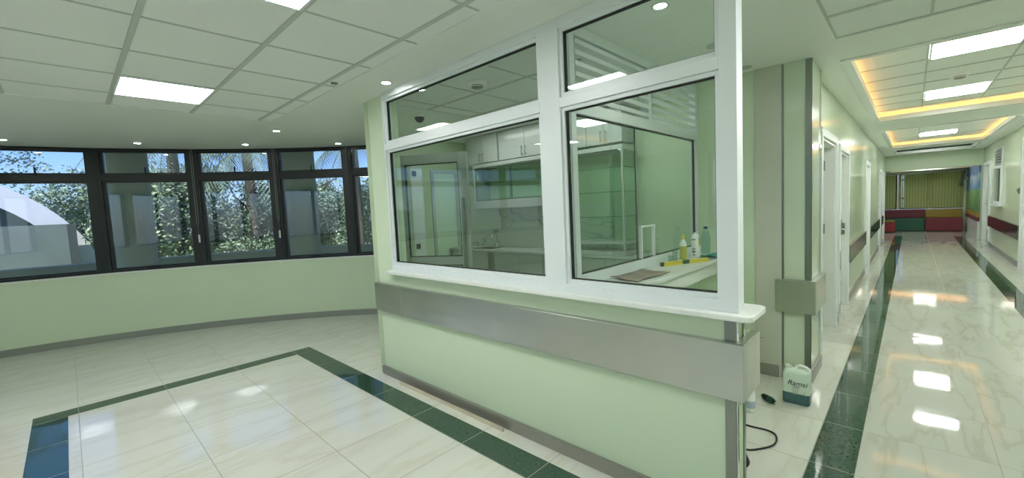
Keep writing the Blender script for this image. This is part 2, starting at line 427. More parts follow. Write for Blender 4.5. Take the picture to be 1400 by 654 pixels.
panel(-1.0, -.355, .55, .55, H + .006, 'added corridor light panel behind the camera', g)  # unseen panel added as fill light
panel(5.06, -.355, .55, .53, ZR - .006, 'nearest large light panel in the first raised corridor ceiling', g)
panel(7.37, -.355, .60, .53, ZR - .006, 'second light panel in the first raised corridor ceiling, past the smoke detector', g)
panel(10.22, -.37, .58, .56, ZR - .006, 'corridor light panel at the near end of the second raised ceiling', g)
panel(12.50, -.37, .62, .56, ZR - .006, 'corridor light panel at the far end of the second raised ceiling', g)
panel(15.15, -.37, .30, .56, ZR - .006, 'unseen short light panel in the third, dark-edged raised ceiling', g)  # unseen pair set after floor reflections, added to raise the light
panel(15.85, -.37, .30, .56, ZR - .006, 'unseen farther short light panel in the third, dark-edged raised ceiling', g)
g = 'added light panels in the lounge ceiling'  # panels added to lift the dark lounge, roughly where floor reflections point
panel(19.0, -.37, .40, .56, 2.274, 'added nearer lounge light panel behind the corridor header', g, 'lamp_dim')
panel(20.1, -.37, .40, .56, 2.274, 'added farther lounge light panel near the blinds', g, 'lamp_dim')
g = 'added slim light panels in the booth ceiling'  # extra panels added to brighten the booth from out of sight
panel(3.60, 2.3, .24, 1.1, H + .006, 'added slim booth light panel hidden behind the window transom, nearer the louvres', g, 'lamp_dim')
panel(3.60, 3.7, .24, 1.1, H + .006, 'added slim booth light panel hidden behind the window transom, nearer the glass door', g, 'lamp_dim')
f = B()
for a in ((10.52, 12.2, -.11, -.09), (10.52, 12.2, -.65, -.63), (10.52, 10.56, -.65, -.09)): f.box(*a, ZR - .02, ZR - .006)
tag(f.build('trim_3', M['alu']), kind='structure')

# round recessed downlights
DL = [((1.82, 3.01), 'round downlight in the soffit just above the booth glazing'),
      ((1.78, 5.39), 'round downlight between the tiled ceiling corner and the windows'),
      ((1.76, 6.55), 'round downlight over the window mullion right of the plant-filled third window'),
      ((2.74, 5.90), 'round downlight over the window closest to the booth'),
      ((.70, 7.00), 'round downlight over the second window from the left'),
      ((-.40, 7.35), 'leftmost round downlight over the white arch window'),
      ((2.25, .98), 'round downlight seen through the upper right booth pane')]
def downlight(p, lab, on=True, proto=[None]):
    t = empty('downlight', (*p, H)); tag(t, lab, 'downlight', 'recessed downlights' if on else 'unlit downlights in the alcove ceiling')
    B().lathe((0, 0, -.005), [(.033, 0), (.046, 0), (.048, .003), (.046, .005), (.033, .005), (.033, 0)], 24, cap=False).build('trim_ring', M['white'] if on else M['off'], t, smooth=True)
    B().lathe((0, 0, -.004), [(.001, 0), (.032, 0), (.032, .003), (.001, .003)], 24).build('lens', M['spot'] if on else M['off'], t)
for p, l in DL: downlight(p, l)
downlight((3.11, .99), 'unlit round downlight over the alcove desk', False)
downlight((3.82, .98), 'unlit round downlight beside the alcove end wall', False)

def detector(p, z, lab):
    t = empty('smoke_detector', (*p, z)); tag(t, lab, 'smoke detector'); t.scale = (1.55, 1.55, 1.4)
    B().lathe((0, 0, -.02), [(.001, 0), (.045, 0), (.055, .008), (.056, .02), (.001, .02)], 24).build('base', M['wplast'], t, smooth=True)
    B().lathe((0, 0, -.038), [(.001, 0), (.02, 0), (.03, .006), (.032, .018), (.001, .018)], 18).build('sensing_chamber', M['steel_dark'], t, smooth=True)
    c = B(); c.lathe((0, 0, -.030), [(.033, 0), (.037, 0), (.037, .004), (.033, .004), (.033, 0)], 18, cap=False)
    c.build('cage', M['wplast'], t)
detector((2.41, 2.60), H + .012, 'white smoke detector seen through the upper left booth pane')
detector((6.3, -.33), ZR, 'white smoke detector between the two corridor light panels')
t = empty('dome_camera', (2.66, 3.79, H + .012)); tag(t, 'small dome camera on the booth ceiling behind the upper left pane', 'camera'); t.scale = (1.35, 1.35, 1.35)
B().lathe((0, 0, -.03), [(.001, 0), (.045, 0), (.05, .03), (.001, .03)], 24).build('housing', M['wplast'], t, smooth=True)
B().lathe((0, 0, -.07), [(.001, 0), (.018, .004), (.03, .015), (.037, .03), (.038, .04), (.001, .04)], 24).build('dome', M['screen'], t, smooth=True)
t = B().lathe((0, 0, -.012), [(.001, 0), (.026, 0), (.028, .012), (.001, .012)], 20).build('sprinkler_cover', M['steel_dark'], None, smooth=True, loc=(1.53, 3.28, H + .012))
tag(t, 'small dark round cap set in a narrow edge ceiling tile', 'sprinkler cap')

# ------------------------------------------------------------------ booth front: wall, rails, ledge, glazing
struct('wall_counter', M['wall'], [(1.97, 2.09, .55, 3.60, 0, .975), (1.97, 2.09, 3.31, 3.60, .975, H)])
struct('baseboard_counter', M['skirt'], [(1.945, 1.97, .56, 3.615, 0, .075)])
t = tag(empty('counter_ledge', (0, 0, 0)), 'white stone ledge with rounded corner under the booth windows', 'ledge')
b = B(); r = .035; pts = []
X0, X1, Y0, Y1 = 1.90, 2.16, .47, 3.38
for (cx, cy, a0) in ((X1 - r, Y1 - r, 0), (X0 + r, Y1 - r, 90), (X0 + r, Y0 + r, 180), (X1 - r, Y0 + r, 270)):
    for k in range(6):
        a = math.radians(a0 + 18 * k); pts.append((cx + r * math.cos(a), cy + r * math.sin(a)))
b.prism(pts, .976, 1.004); b.build('slab', M['frost'], t, .006)
t = tag(empty('bumper_rail', (0, 0, 0)), 'wide brushed steel bumper rail along the green booth wall', 'bumper rail')
B().box(1.93, 1.97, .51, 3.63, .615, .87).build('rail_panel', M['steel'], t, .003)
B().box(1.97, 2.20, .51, .55, .615, .87).build('end_panel', M['steel'], t, .003)
B().box(1.9285, 1.93, 3.19, 3.194, .618, .868).build('joint', M['chrome'], t)
B().box(1.97, 2.06, 3.601, 3.63, .615, .87).build('return_panel', M['steel'], t, .003)
t = tag(empty('corner_guard', (0, 0, 0)), 'steel strips guarding the near end of the booth wall', 'corner guard')
B().box(1.962, 1.970, .55, .595, .005, .614).box(1.962, 1.970, .55, .595, .871, .975).build('front_strip', M['steel_dark'], t)
B().box(1.97, 1.985, .544, .55, .005, .614).box(1.97, 1.985, .544, .55, .871, .975).build('side_strip', M['chrome'], t)
B().box(2.065, 2.09, .544, .55, .005, .614).box(2.065, 2.09, .544, .55, .871, .975).build('rear_strip', M['steel_dark'], t)

wr = tag(empty('window_10', (0, 0, 0)), kind='structure')
XF0, XF1 = 1.94, 2.02
f = B()
f.box(XF0, XF1, .53, .60, 1.004, H)                 # end post
f.box(XF0, XF1, 1.43, 1.575, 1.004, H)             # middle post
f.box(XF0, XF1, 3.24 + .05, 3.31, 1.004, H)             # far post
for (y0, y1) in ((.60, 1.43), (1.575, 3.29)):
    f.box(XF0, XF1, y0, y1, 1.004, 1.055); f.box(XF0, XF1, y0, y1, 2.045, 2.10); f.box(XF0, XF1, y0, y1, 2.475, H)
f.build('frame', M['alu'], wr, .002)
f = B(); kk = B()
for (y0, y1) in ((.60, 1.43), (1.575, 3.29)):
    for (z0, z1) in ((1.055, 2.045), (2.10, 2.475)):
        for a in ((y0, y0 + .02, z0, z1), (y1 - .02, y1, z0, z1), (y0 + .02, y1 - .02, z0, z0 + .025), (y0 + .02, y1 - .02, z1 - .02, z1)):
            f.box(1.955, 2.005, *a)
        iy0, iy1, iz0, iz1 = y0 + .02, y1 - .02, z0 + .025, z1 - .02
        for a in ((iy0, iy0 + .005, iz0, iz1), (iy1 - .005, iy1, iz0, iz1), (iy0, iy1, iz0, iz0 + .005), (iy0, iy1, iz1 - .005, iz1)):
            kk.box(1.968, 1.992, *a)
        B().box(1.976, 1.982, iy0 + .005, iy1 - .005, iz0 + .005, iz1 - .005).build('glass_pane', M['glass'], wr)
f.build('glazing_bead', M['alu'], wr, .0015)
kk.build('gasket', M['rubber'], wr)

# ------------------------------------------------------------------ partition with louvres and desk
PY = 1.44
wr = tag(empty('window_11', (0, 0, 0)), kind='structure')
f = B(); XE = 3.97
f.box(2.02, XE, PY - .03, PY + .03, 1.0, 1.085); f.box(2.02, XE, PY - .03, PY + .03, 2.03, 2.10); f.box(2.02, XE, PY - .03, PY + .03, 2.47, H)
f.box(2.02, 2.07, PY - .03, PY + .03, 1.085, 2.03); f.box(XE - .04, XE, PY - .03, PY + .03, 1.085, 2.03)
for x in (2.02, 3.0, XE - .05): f.box(x, x + .05, PY - .03, PY + .03, 2.10, 2.47)
f.build('frame', M['alu'], wr, .002)
k = B()
k.box(2.07, 3.93, PY - .012, PY + .008, 1.085, 1.091); k.box(2.07, 3.93, PY - .012, PY + .008, 2.024, 2.03)
k.box(2.8225, 2.8285, PY - .003, PY + .003, 1.09, 2.025); k.box(3.925, 3.93, PY - .012, PY + .008, 1.09, 2.025)
k.build('gasket', M['rubber'], wr)
B().box(2.07, 2.822, PY - .003, PY + .003, 1.091, 2.024).build('glass_pane', M['glass'], wr)
B().box(2.83, 3.922, PY - .003, PY + .003, 1.091, 2.024).build('glass_pane', M['glass'], wr)
for (x0, x1) in ((2.07, 3.0), (3.05, 3.92)):
    lv = B()
    for i in range(6):
        z = 2.125 + i * .061
        lv.xbox(Matrix.Translation((0, PY, z + .012)) @ Matrix.Rotation(math.radians(10), 4, 'X'), x0, x1, -.030, .030, -.002, .002)
        lv.box(x0, x1, PY - .036, PY - .030, z - .008, z + .018)
    lv.build('louvre_slats', M['alu'], wr)
hatch = B(); hx0, hx1, hz0, hz1 = 2.84, 3.06, 1.092, 1.33
for a in ((hx0, hx0 + .014, hz0, hz1), (hx1 - .014, hx1, hz0, hz1), (hx0 + .014, hx1 - .014, hz1 - .014, hz1)): hatch.box(a[0], a[1], PY - .03, PY - .008, a[2], a[3])
hatch.build('hatch_frame', M['white'], wr)
struct('wall_partition', M['wall'], [(2.09, XE, PY - .03, PY + .03, 0, .999)])
t = tag(empty('desk', (0, 0, 0)), 'narrow white wall-hung desk inside the alcove behind the near booth pane', 'desk')
B().box(2.165, 3.97, 1.125, 1.409, .992, 1.02).build('desk_top', M['white'], t, .004)
B().box(2.165, 3.97, 1.16, 1.18, .885, .992).build('apron', M['white'], t)
for x in (2.3, 3.1, 3.85): B().box(x, x + .03, 1.18, 1.409, .885, .992).build('bracket', M['white'], t)

# end wall of the alcove and the taupe board
struct('wall_alcove', M['wall'], [(3.97, 4.12, .95, 1.47, .29, H)])
struct('wall_alcove_board', M['plaster'], [(3.955, 4.12, .76, .95, 0, H), (3.955, 4.12, .95, 1.41, 0, .29)])
struct('baseboard_alcove', M['skirt'], [(3.94, 3.955, .78, 1.41, 0, .095)])
b = B(); b.tube([(0, -.012, 0), (0, .0, .003), (0, .018, .001)], .0025, 6)
tag(b.build('wall_plug', M['grout'], None, loc=(3.953, .90, .31)), 'tiny brown screw plug in the taupe board at knee height', 'wall plug')

# ------------------------------------------------------------------ pillar at the corridor corner
struct('wall_pillar', M['wall_gloss'], [(3.98, 4.42, .57, .80, 0, H)])
t = tag(empty('corner_guard', (0, 0, 0)), 'tall polished steel strips on the corners of the green pillar', 'corner guard')
B().box(3.972, 3.98, .57, .605, .11, .555).box(3.972, 3.98, .57, .605, .822, H - .002).box(3.98, 4.005, .562, .57, .11, .555).box(3.98, 4.005, .562, .57, .822, H - .002).build('front_strip', M['steel_dark'], t)
B().box(3.972, 3.98, .748, .775, .11, .555).box(3.972, 3.98, .748, .775, .822, H - .002).build('left_strip', M['steel_dark'], t)
B().box(4.40, 4.42, .562, .57, .11, .555).box(4.40, 4.42, .562, .57, .822, H - .002).build('rear_strip', M['chrome'], t)
t = tag(empty('bumper_rail', (0, 0, 0)), 'short steel bumper rail wrapped around the green pillar', 'bumper rail')
B().box(3.94, 3.98, .53, .80, .557, .82).build('rail_panel', M['steel'], t, .003)
B().box(3.98, 4.46, .53, .57, .557, .82).build('side_panel', M['steel'], t, .003)
struct('baseboard_pillar', M['skirt'], [(3.96, 3.98, .55, .78, 0, .10), (3.98, 4.44, .55, .57, 0, .10)])

# ------------------------------------------------------------------ booth interior
def diag_wall(name, p, q, th, z0, z1, m):
    p, q = Vector(p), Vector(q); d = (q - p).normalized(); n = Vector((-d.y, d.x)) * th
    return tag(B().prism([tuple(p), tuple(q), tuple(q + n), tuple(p + n)][::-1], z0, z1).build(name, m), kind='structure')
diag_wall('wall_booth_left', (2.09, 3.605), (2.85, 5.02), .14, 0, H, M['wall'])
struct('wall_booth_far', M['wall'], [(2.85, 4.5, 5.02, 5.16, 0, H), (3.45, 3.6, 5.16, 5.4, 0, H)])
struct('wall_booth_back', M['wall'], [(4.35, 4.5, 1.47, 5.02, 0, H), (4.12, 4.35, 1.41, 1.47, 0, H)])
struct('wall_service', M['wall'], [(4.5, 5.2, 1.40, 1.5, 0, 3.0), (5.1, 5.2, 1.5, 5.1, 0, 3.0), (3.6, 5.2, 5.17, 5.3, 0, 3.0)])
# pale panel door in the far wall
t = tag(empty('door_1', (3.64, 5.02, 0)), kind='structure')
f = B()
for a in ((0, .045, 0, 2.10), (.425, .47, 0, 2.10), (.045, .425, 2.055, 2.10)): f.box(a[0], a[1], -.03, -.001, a[2], a[3])
f.build('door_frame', M['cab'], t)
B().box(.045, .425, -.02, -.001, .01, 2.055).build('door_leaf', M['panel_g'], t)
t = tag(empty('trim_4', (3.38, 5.02, 0)), kind='structure')
B().box(-.1, .08, -.06, -.001, 0, 2.2).build('jamb', M['alu'], t)
for z in (1.0, 2.0): B().box(-.08, -.02, -.075, -.06, z, z + .07).build('fitting', M['rubber'], t)

# open glazed door leaf
P0, P1 = Vector((2.24, 3.64)), Vector((2.62, 3.02)); dd = P1 - P0
root = tag(empty('door_2', (P0.x, P0.y, 0), math.atan2(dd.y, dd.x)), kind='structure')
w = dd.length
f = B(); f.box(0, .10, -.02, .02, .01, 2.05); f.box(w - .09, w, -.02, .02, .01, 2.05); f.box(.10, w - .09, -.02, .02, .01, .14)
f.box(.10, w - .09, -.02, .02, 1.96, 2.05); f.box(.10, w - .09, -.02, .02, .99, 1.07)
f.build('leaf_frame', M['cab'], root, .002)
k = B()
for (z0, z1) in ((.14, .99), (1.07, 1.96)):
    for a in ((.10, .108, z0, z1), (w - .098, w - .09, z0, z1), (.10, w - .09, z0, z0 + .008), (.10, w - .09, z1 - .008, z1)): k.box(a[0], a[1], -.012, .012, a[2], a[3])
    B().box(.108, w - .098, -.003, .003, z0 + .008, z1 - .008).build('glass_pane', M['glass'], root)
k.build('gasket', M['rubber'], root)
hb = B(); hb.tube([(w - .045, -.065, .95), (w - .045, -.065, 1.62)], .013, 12)
for z in (1.05, 1.52): hb.tube([(w - .045, -.065, z), (w - .045, -.02, z)], .009, 10)
hb.build('pull_handle', M['steel_dark'], root, smooth=True)
for z in (.3, 1.9): B().box(-.02, .03, -.035, -.021, z, z + .10).build('hinge', M['chrome'], root)
t = tag(empty('trim_5', (0, 0, 0)), kind='structure')
B().box(2.12, 2.17, 3.585, 3.625, 0, 2.2).build('jamb', M['alu'], t)

# kitchen run along the back wall
XB = 4.35
def handle(b, x, y, z0, z1):
    b.tube([(x, y, z0), (x, y, z1)], .005, 8)
    for z in (z0 + .015, z1 - .015): b.tube([(x, y, z), (x + .03, y, z)], .004, 8)
def upper(y0, y1, lab):
    t = tag(empty('wall_cabinet', (0, 0, 0)), lab, 'cabinet', 'white wall cabinets under the booth ceiling')
    z0, z1 = 2.145, H - .01
    B().box(4.07, XB - .002, y0 + .002, y1 - .002, z0, z1).build('body', M['cab'], t)
    ym = (y0 + y1) / 2
    for (a, c, hy) in ((y0 + .004, ym - .002, ym - .03), (ym + .002, y1 - .004, ym + .03)):
        d = B().box(4.05, 4.069, a, c, z0, z1).build('door', M['cab'], t, .002)
        hb = B(); handle(hb, 4.022, hy, z0 + .02, z0 + .14); hb.build('handle', M['steel_dark'], d, smooth=True)
upper(4.04, 4.66, 'wall cabinet with paired bar handles, leftmost beside the glass door')
upper(3.10, 4.02, 'wide wall cabinet with paired bar handles, seen left of the middle window post')
upper(2.64, 3.10, 'wall cabinet seen just right of the middle window post, above the glass case')
upper(2.20, 2.64, 'last wall cabinet to the right, above the glass case')
t = tag(empty('shelf_unit', (0, 0, 0)), 'grey open shelf box with glazed middle shelf under the wall cabinets', 'shelf')
y0, y1, z0, z1 = 3.08, 4.56, 1.51, 2.135
f = B()
f.box(4.05, XB - .002, y0, y0 + .04, z0, z1); f.box(4.05, XB - .002, y1 - .04, y1, z0, z1)
f.box(4.05, XB - .002, y0 + .04, y1 - .04, z0, z0 + .11); f.box(4.05, XB - .002, y0 + .04, y1 - .04, z1 - .05, z1)
f.build('case', M['cab'], t, .002)
B().box(4.335, 4.348, y0 + .04, y1 - .04, z0 + .11, z1 - .05).build('back_panel', M['wall'], t)
B().box(4.07, 4.33, y0 + .04, y1 - .04, 1.86, 1.87).build('glass_shelf', M['cup'], t)
for (a, c) in ((3.13, 3.82), (3.83, 4.51)):
    g1 = B()
    for q in ((a, a + .012, z0 + .115, z1 - .055), (c - .012, c, z0 + .115, z1 - .055), (a + .012, c - .012, z0 + .115, z0 + .127), (a + .012, c - .012, z1 - .067, z1 - .055)): g1.box(4.052, 4.06, *q)
    g1 = g1.build('sliding_pane', M['steel_dark'], t)
    B().box(4.054, 4.058, a + .012, c - .012, z0 + .127, z1 - .067).build('glass', M['cglass'], g1)
struct('trim_6', M['splash'], [(4.338, XB, 2.5, 5.0, .956, 1.51)])
t = tag(empty('worktop', (0, 0, 0)), 'long grey-white kitchen worktop along the back of the booth', 'worktop')
b = B(); plate(b, (3.88, 4.336, 1.50, 4.98), [(3.98, 4.22, 4.20, 4.52)], .925, .955); b.build('slab', M['cab'], t, .003)
t = tag(empty('sink', (4.10, 4.36, .955)), 'small steel sink basin set in the worktop near the glass door', 'sink')
b = B(); b.box(-.118, .118, -.158, -.15, -.16, .003).box(-.118, .118, .15, .158, -.16, .003).box(-.118, -.11, -.15, .15, -.16, .003).box(.11, .118, -.15, .15, -.16, .003).box(-.11, .11, -.15, .15, -.16, -.15)
b.build('basin', M['steel'], t)
B().lathe((0, 0, -.149), [(.001, 0), (.025, 0), (.025, .003), (.001, .003)], 16).build('drain', M['chrome'], t)
t = tag(empty('faucet', (4.27, 4.36, .955)), 'slim chrome swan-neck faucet standing behind the small sink', 'faucet')
B().lathe((0, 0, 0), [(.02, 0), (.02, .02), (.012, .03), (.011, .06)], 16).build('base', M['chrome'], t, smooth=True)
B().tube([(0, 0, .05), (0, 0, .15), (-.01, 0, .18), (-.035, 0, .20), (-.07, 0, .19), (-.09, 0, .165), (-.095, 0, .14)], .007, 10).build('spout', M['chrome'], t, smooth=True)
B().tube([(0, .01, .05), (0, .05, .065)], .005, 8).build('lever', M['chrome'], t)
def base_cab(y0, y1, lab):
    t = tag(empty('base_cabinet', (0, 0, 0)), lab, 'cabinet', 'white base cabinets under the worktop')
    B().box(3.93, XB - .002, y0 + .002, y1 - .002, .10, .78).box(3.93, XB - .002, y0 + .002, y0 + .02, .78, .924).box(3.93, XB - .002, y1 - .02, y1 - .002, .78, .924).build('body', M['cab'], t)
    B().box(3.97, XB - .01, y0 + .002, y1 - .002, 0, .10).build('plinth', M['steel_dark'], t)
    ym = (y0 + y1) / 2
    for (a, c, hy) in ((y0 + .004, ym - .002, ym - .03), (ym + .002, y1 - .004, ym + .03)):
        d = B().box(3.905, 3.929, a, c, .11, .918).build('door', M['cab'], t, .002)
        hb = B(); handle(hb, 3.877, hy, .60, .72); hb.build('handle', M['steel_dark'], d, smooth=True)
base_cab(4.18, 4.95, 'base cabinet under the sink, left of the grey filler')
B_ = B().box(3.925, 3.945, 4.06, 4.178, .10, .924).build('filler_panel', M['steel_dark']); tag(B_, 'narrow grey filler panel between two base cabinets', 'panel')
base_cab(3.22, 4.058, 'base cabinet with a centre seam seen left of the middle window post')
base_cab(2.36, 3.218, 'base cabinet beneath the glass display case')
base_cab(1.52, 2.358, 'rightmost base cabinet nearest the louvred partition')
# glass display case
t = tag(empty('display_case', (0, 0, 0)), 'aluminium-edged glass display case with four glass shelves on the worktop', 'display case')
x0, x1, y0, y1, z0, z1 = 3.90, 4.21, 2.12, 3.02, .956, 2.095
f = B(); q = .022
for (x, y) in ((x0, y0), (x1 - q, y0), (x0, y1 - q), (x1 - q, y1 - q)): f.box(x, x + q, y, y + q, z0, z1)
for z in (z0, 1.075, z1 - .045):
    hgt = .045 if z != 1.075 else .03
    f.box(x0, x0 + q, y0 + q, y1 - q, z, z + hgt); f.box(x1 - q, x1, y0 + q, y1 - q, z, z + hgt)
    f.box(x0 + q, x1 - q, y0, y0 + q, z, z + hgt); f.box(x0 + q, x1 - q, y1 - q, y1, z, z + hgt)
f.build('frame', M['cab'], t, .002)
for z in (1.36, 1.62, 1.87):
    b = B(); b.box(x0 + .012, x1 - .012, y0 + .012, y1 - .01, z, z + .006); b.mi = 1
    b.box(x0 + .010, x0 + .012, y0 + .012, y1 - .01, z - .001, z + .007).box(x0 + .012, x1 - .012, y0 + .010, y0 + .012, z - .001, z + .007)
    b.build('glass_shelf', [M['cup'], M['shelf_edge']], t)
B().box(x0 + .01, x1 - .01, y0 + .01, y1 - .01, 1.078, 1.09).build('bottom_shelf', M['white'], t)
B().box(x0 + .006, x0 + .010, y0 + q, y1 - q, 1.105, z1 - .045).build('glass_front', M['cglass'], t)
B().box(x0 + q, x1 - q, y0 + .006, y0 + .010, 1.105, z1 - .045).build('glass_side', M['cglass'], t)
B().box(x0 + .01, x1 - .01, y0 + .01, y1 - .01, z1 - .004, z1).build('top_panel', M['cup'], t)
B().box(x1 - .012, x1 - .008, y0 + q, y1 - q, z0 + .045, z1 - .045).build('rear_pane', M['cglass'], t)

# ------------------------------------------------------------------ things on the desk
t = tag(empty('spray_bottle', (3.35, 1.315, 1.02)), 'white bottle with yellow cap and yellow label on the alcove desk', 'bottle'); t.scale = (1.06, 1.06, .92)
B().lathe((0, 0, 0), [(.024, 0), (.026, .006), (.026, .13), (.022, .155), (.012, .175), (.011, .185)], 24).build('body', M['wplast'], t, smooth=True)
B().lathe((0, 0, .012), [(.0268, 0), (.0268, .115), (.0262, .115), (.0262, 0)], 24).build('label_band', M['label_y'], t, smooth=True)
B().lathe((0, 0, .185), [(.013, 0), (.013, .02), (.008, .03), (.005, .045), (.001, .047)], 18).build('cap', M['yellow'], t, smooth=True)
t = tag(empty('cleaner_bottle', (3.54, 1.285, 1.02)), 'tall white container with black print and yellow-green side mark', 'bottle'); t.scale = (1.2, 1.2, .92)
B().lathe((0, 0, 0), [(.034, 0), (.036, .008), (.034, .18), (.028, .205), (.018, .215), (.001, .216)], 24, 1, .8).build('body', M['wplast'], t, smooth=True)
b = B()
b.box(-.0375, -.0345, -.012, .012, .166, .173); b.build('black_band', M['ink'], t)
b = B(); b.box(-.0375, -.0355, .0, .003, .03, .09); b.box(-.0375, -.0355, -.014, .014, .084, .088); b.box(-.0375, -.0355, -.012, .014, .058, .066); b.box(-.0375, -.0355, -.010, .010, .030, .034)
b.build('print', M['ink'], t)
b = B()
for k_ in range(5):
    a0_, a1_ = math.radians(-118 + 13 * k_), math.radians(-105 + 13 * k_); r_ = .0368
    q_ = lambda a_, z_: (r_ * math.cos(a_), r_ * .82 * math.sin(a_), z_)
    b.quad(q_(a0_, .125 - .01 * k_), q_(a1_, .115 - .01 * k_), q_(a1_, .185), q_(a0_, .185))
b.build('yellow_mark', M['label_y'], t)
B().lathe((0, 0, .216), [(.012, 0), (.012, .014), (.001, .015)], 16).build('cap', M['wplast'], t, smooth=True)
t = tag(empty('water_bottle', (3.86, 1.315, 1.02)), 'clear bluish plastic water bottle with dark cap by the alcove wall', 'bottle'); t.scale = (1.08, 1.08, .92)
B().lathe((0, 0, 0), [(.030, 0), (.036, .01), (.036, .055), (.032, .07), (.036, .085), (.036, .15), (.030, .19), (.014, .225), (.013, .24)], 24).build('body', M['pet'], t, smooth=True)
B().lathe((0, 0, .24), [(.016, 0), (.016, .02), (.014, .022), (.001, .022)], 18).build('cap', M['blue'], t, smooth=True)
for (x, y, hh, lab) in ((3.21, 1.355, .055, 'small clear cup left of the yellow-capped bottle'), (3.30, 1.36, .085, 'taller clear cup behind the yellow-capped bottle')):
    tag(B().lathe((0, 0, 0), [(.017, 0), (.022, hh), (.0205, hh), (.016, .003), (.001, .003)], 20).build('plastic_cup', M['cup'], None, smooth=True, loc=(x, y, 1.02)), lab, 'cup')
a = Vector((2.985, 1.335)); c = Vector((3.40, 1.145)); dv = c - a
t = tag(empty('spirit_level', (a.x, a.y, 1.02), math.atan2(dv.y, dv.x)), 'yellow spirit level with black end lying along the desk edge', 'spirit level')
L_ = dv.length
b = B(); b.box(.02, L_, -.010, .010, 0, .007); b.box(.02, L_, -.010, .010, .021, .028); b.box(.02, L_, -.004, .004, .007, .021); b.build('body', M['yellow'], t)
B().box(0, .02, -.011, .011, 0, .0285).build('end_cap', M['rubber'], t)
b = B().box(L_ * .44, L_ * .57, -.012, .012, .001, .030).build('vial_housing', M['dgreen'], t)
B().box(L_ * .47, L_ * .54, -.0125, .0125, .014, .024).build('vial', M['cup'], t)
b = B(); n = 14
rows = []
for i in range(n + 1):
    row = []
    for j in range(5):
        u, v = i / n, j / 4
        x = 2.32 + .45 * u + .03 * v * (1 - 2 * u) + .006 * math.sin(9 * v); y = 1.185 - .02 * u + .205 * v + .008 * math.sin(8 * u) * (1 - v)
        row.append((x, y, 1.021 + .010 * max(0, math.sin(5 * u + 2 * v)) + .006 * v * v))
    rows.append(row)
for i in range(n):
    for j in range(4):
        b.quad(rows[i][j], rows[i + 1][j], rows[i + 1][j + 1], rows[i][j + 1])
bmesh.ops.remove_doubles(b.bm, verts=b.bm.verts, dist=.0002)
o = b.build('cardboard_sheet', M['paper'], None, smooth=True); sd = o.modifiers.new('s', 'SOLIDIFY'); sd.thickness = .003; sd.offset = 1
tag(o, 'slightly curled brown card sheet lying on the near end of the desk', 'cardboard')
b = B(); n = 12
for i in range(n):
    for j in range(6):
        def q(i, j):
            u, v = i / n, j / 6
            return (3.55 + .28 * u + .02 * math.sin(7 * v), 1.14 + .15 * v * (.7 + .3 * math.sin(3 * u + 1)), 1.022 + .012 * (math.sin(11 * u + 5 * v) * math.sin(6 * v + 2 * u) + 1) * min(1, 4 * v * (1 - v) + .3))
        b.quad(q(i, j), q(i + 1, j), q(i + 1, j + 1), q(i, j + 1))
bmesh.ops.remove_doubles(b.bm, verts=b.bm.verts, dist=.0002)
o = b.build('cleaning_cloth', M['teal'], None, smooth=True); sd = o.modifiers.new('s', 'SOLIDIFY'); sd.thickness = .002; sd.offset = 1
tag(o, 'crumpled teal cleaning cloth in front of the water bottle', 'cloth')
tag(B().box(3.43, 3.55, 1.235, 1.25, 1.02, 1.026).build('dark_trim_strip', M['ink']), 'thin dark strip lying under the white container', 'strip')

# ------------------------------------------------------------------ things on the alcove floor
t = tag(empty('jerrycan', (3.53, .583, 0), math.radians(-90)), 'milky plastic jerrycan half full of dark teal liquid beside the green pillar', 'jerrycan')
W, D = .083, .05       # local x runs towards -y of the room, local y towards +x
def rr(w, d, r, n=5):
    p = []
    for (cx, cy, a0) in ((w - r, d - r, 0), (-w + r, d - r, 90), (-w + r, -d + r, 180), (w - r, -d + r, 270)):
        for k in range(n):
            a = math.radians(a0 + 90 * k / (n - 1)); p.append((cx + r * math.cos(a), cy + r * math.sin(a)))
    return p
def loft(b, secs, cap=True):
    rings = [[b.bm.verts.new((x, y, z)) for x, y in pts] for pts, z in secs]; n = len(rings[0])
    for i in range(len(rings) - 1):
        for k in range(n): b._f([rings[i][k], rings[i][(k + 1) % n], rings[i + 1][(k + 1) % n], rings[i + 1][k]])
    if cap: b._f(rings[0][::-1]); b._f(rings[-1])
b = B(); loft(b, [(rr(W - .008, D - .008, .015), 0), (rr(W, D, .018), .01), (rr(W, D, .018), .082)]); b.build('liquid_fill', M['liquid'], t, smooth=True)
b = B(); loft(b, [(rr(W, D, .018), .0825), (rr(W, D, .018), .215), (rr(W - .006, D - .006, .016), .238), (rr(W - .03, D - .02, .014), .248)])
b.build('body', M['canp'], t, smooth=True)
B().tube([(-.005, 0, .24), (.0, 0, .268), (.02, 0, .276), (.055, 0, .270), (.074, 0, .255), (.076, 0, .23)], [.011, .010, .010, .010, .011, .012], 12).build('handle', M['wplast'], t, smooth=True)
B().lathe((-.055, 0, .24), [(.02, 0), (.02, .026), (.017, .03), (.001, .03)], 20).build('cap', M['canp'], t, smooth=True)
def text(s, size, loc, rot, m, parent, name='lettering'):
    cu = bpy.data.curves.new(name, 'FONT'); cu.body = s; cu.size = size; cu.extrude = .0004; cu.align_x = 'CENTER'; cu.shear = .3
    o = bpy.data.objects.new(name, cu); COL.objects.link(o); o.location = loc; o.rotation_euler = rot
    cu.materials.append(m); dg = bpy.context.evaluated_depsgraph_get(); me = bpy.data.meshes.new_from_object(o.evaluated_get(dg))
    q = bpy.data.objects.new(name, me); COL.objects.link(q); q.location = loc; q.rotation_euler = rot; q.parent = parent
    bpy.data.objects.remove(o); return q
text('Ramsi', .050, (.008, -D - .0022, .142), (PI / 2, 0, 0), M['ink'], t)
b = B(); b.box(-.015, .025, -D - .0025, -D - .0015, .131, .1345)
b.build('underline', M['ink'], t)
b = B()
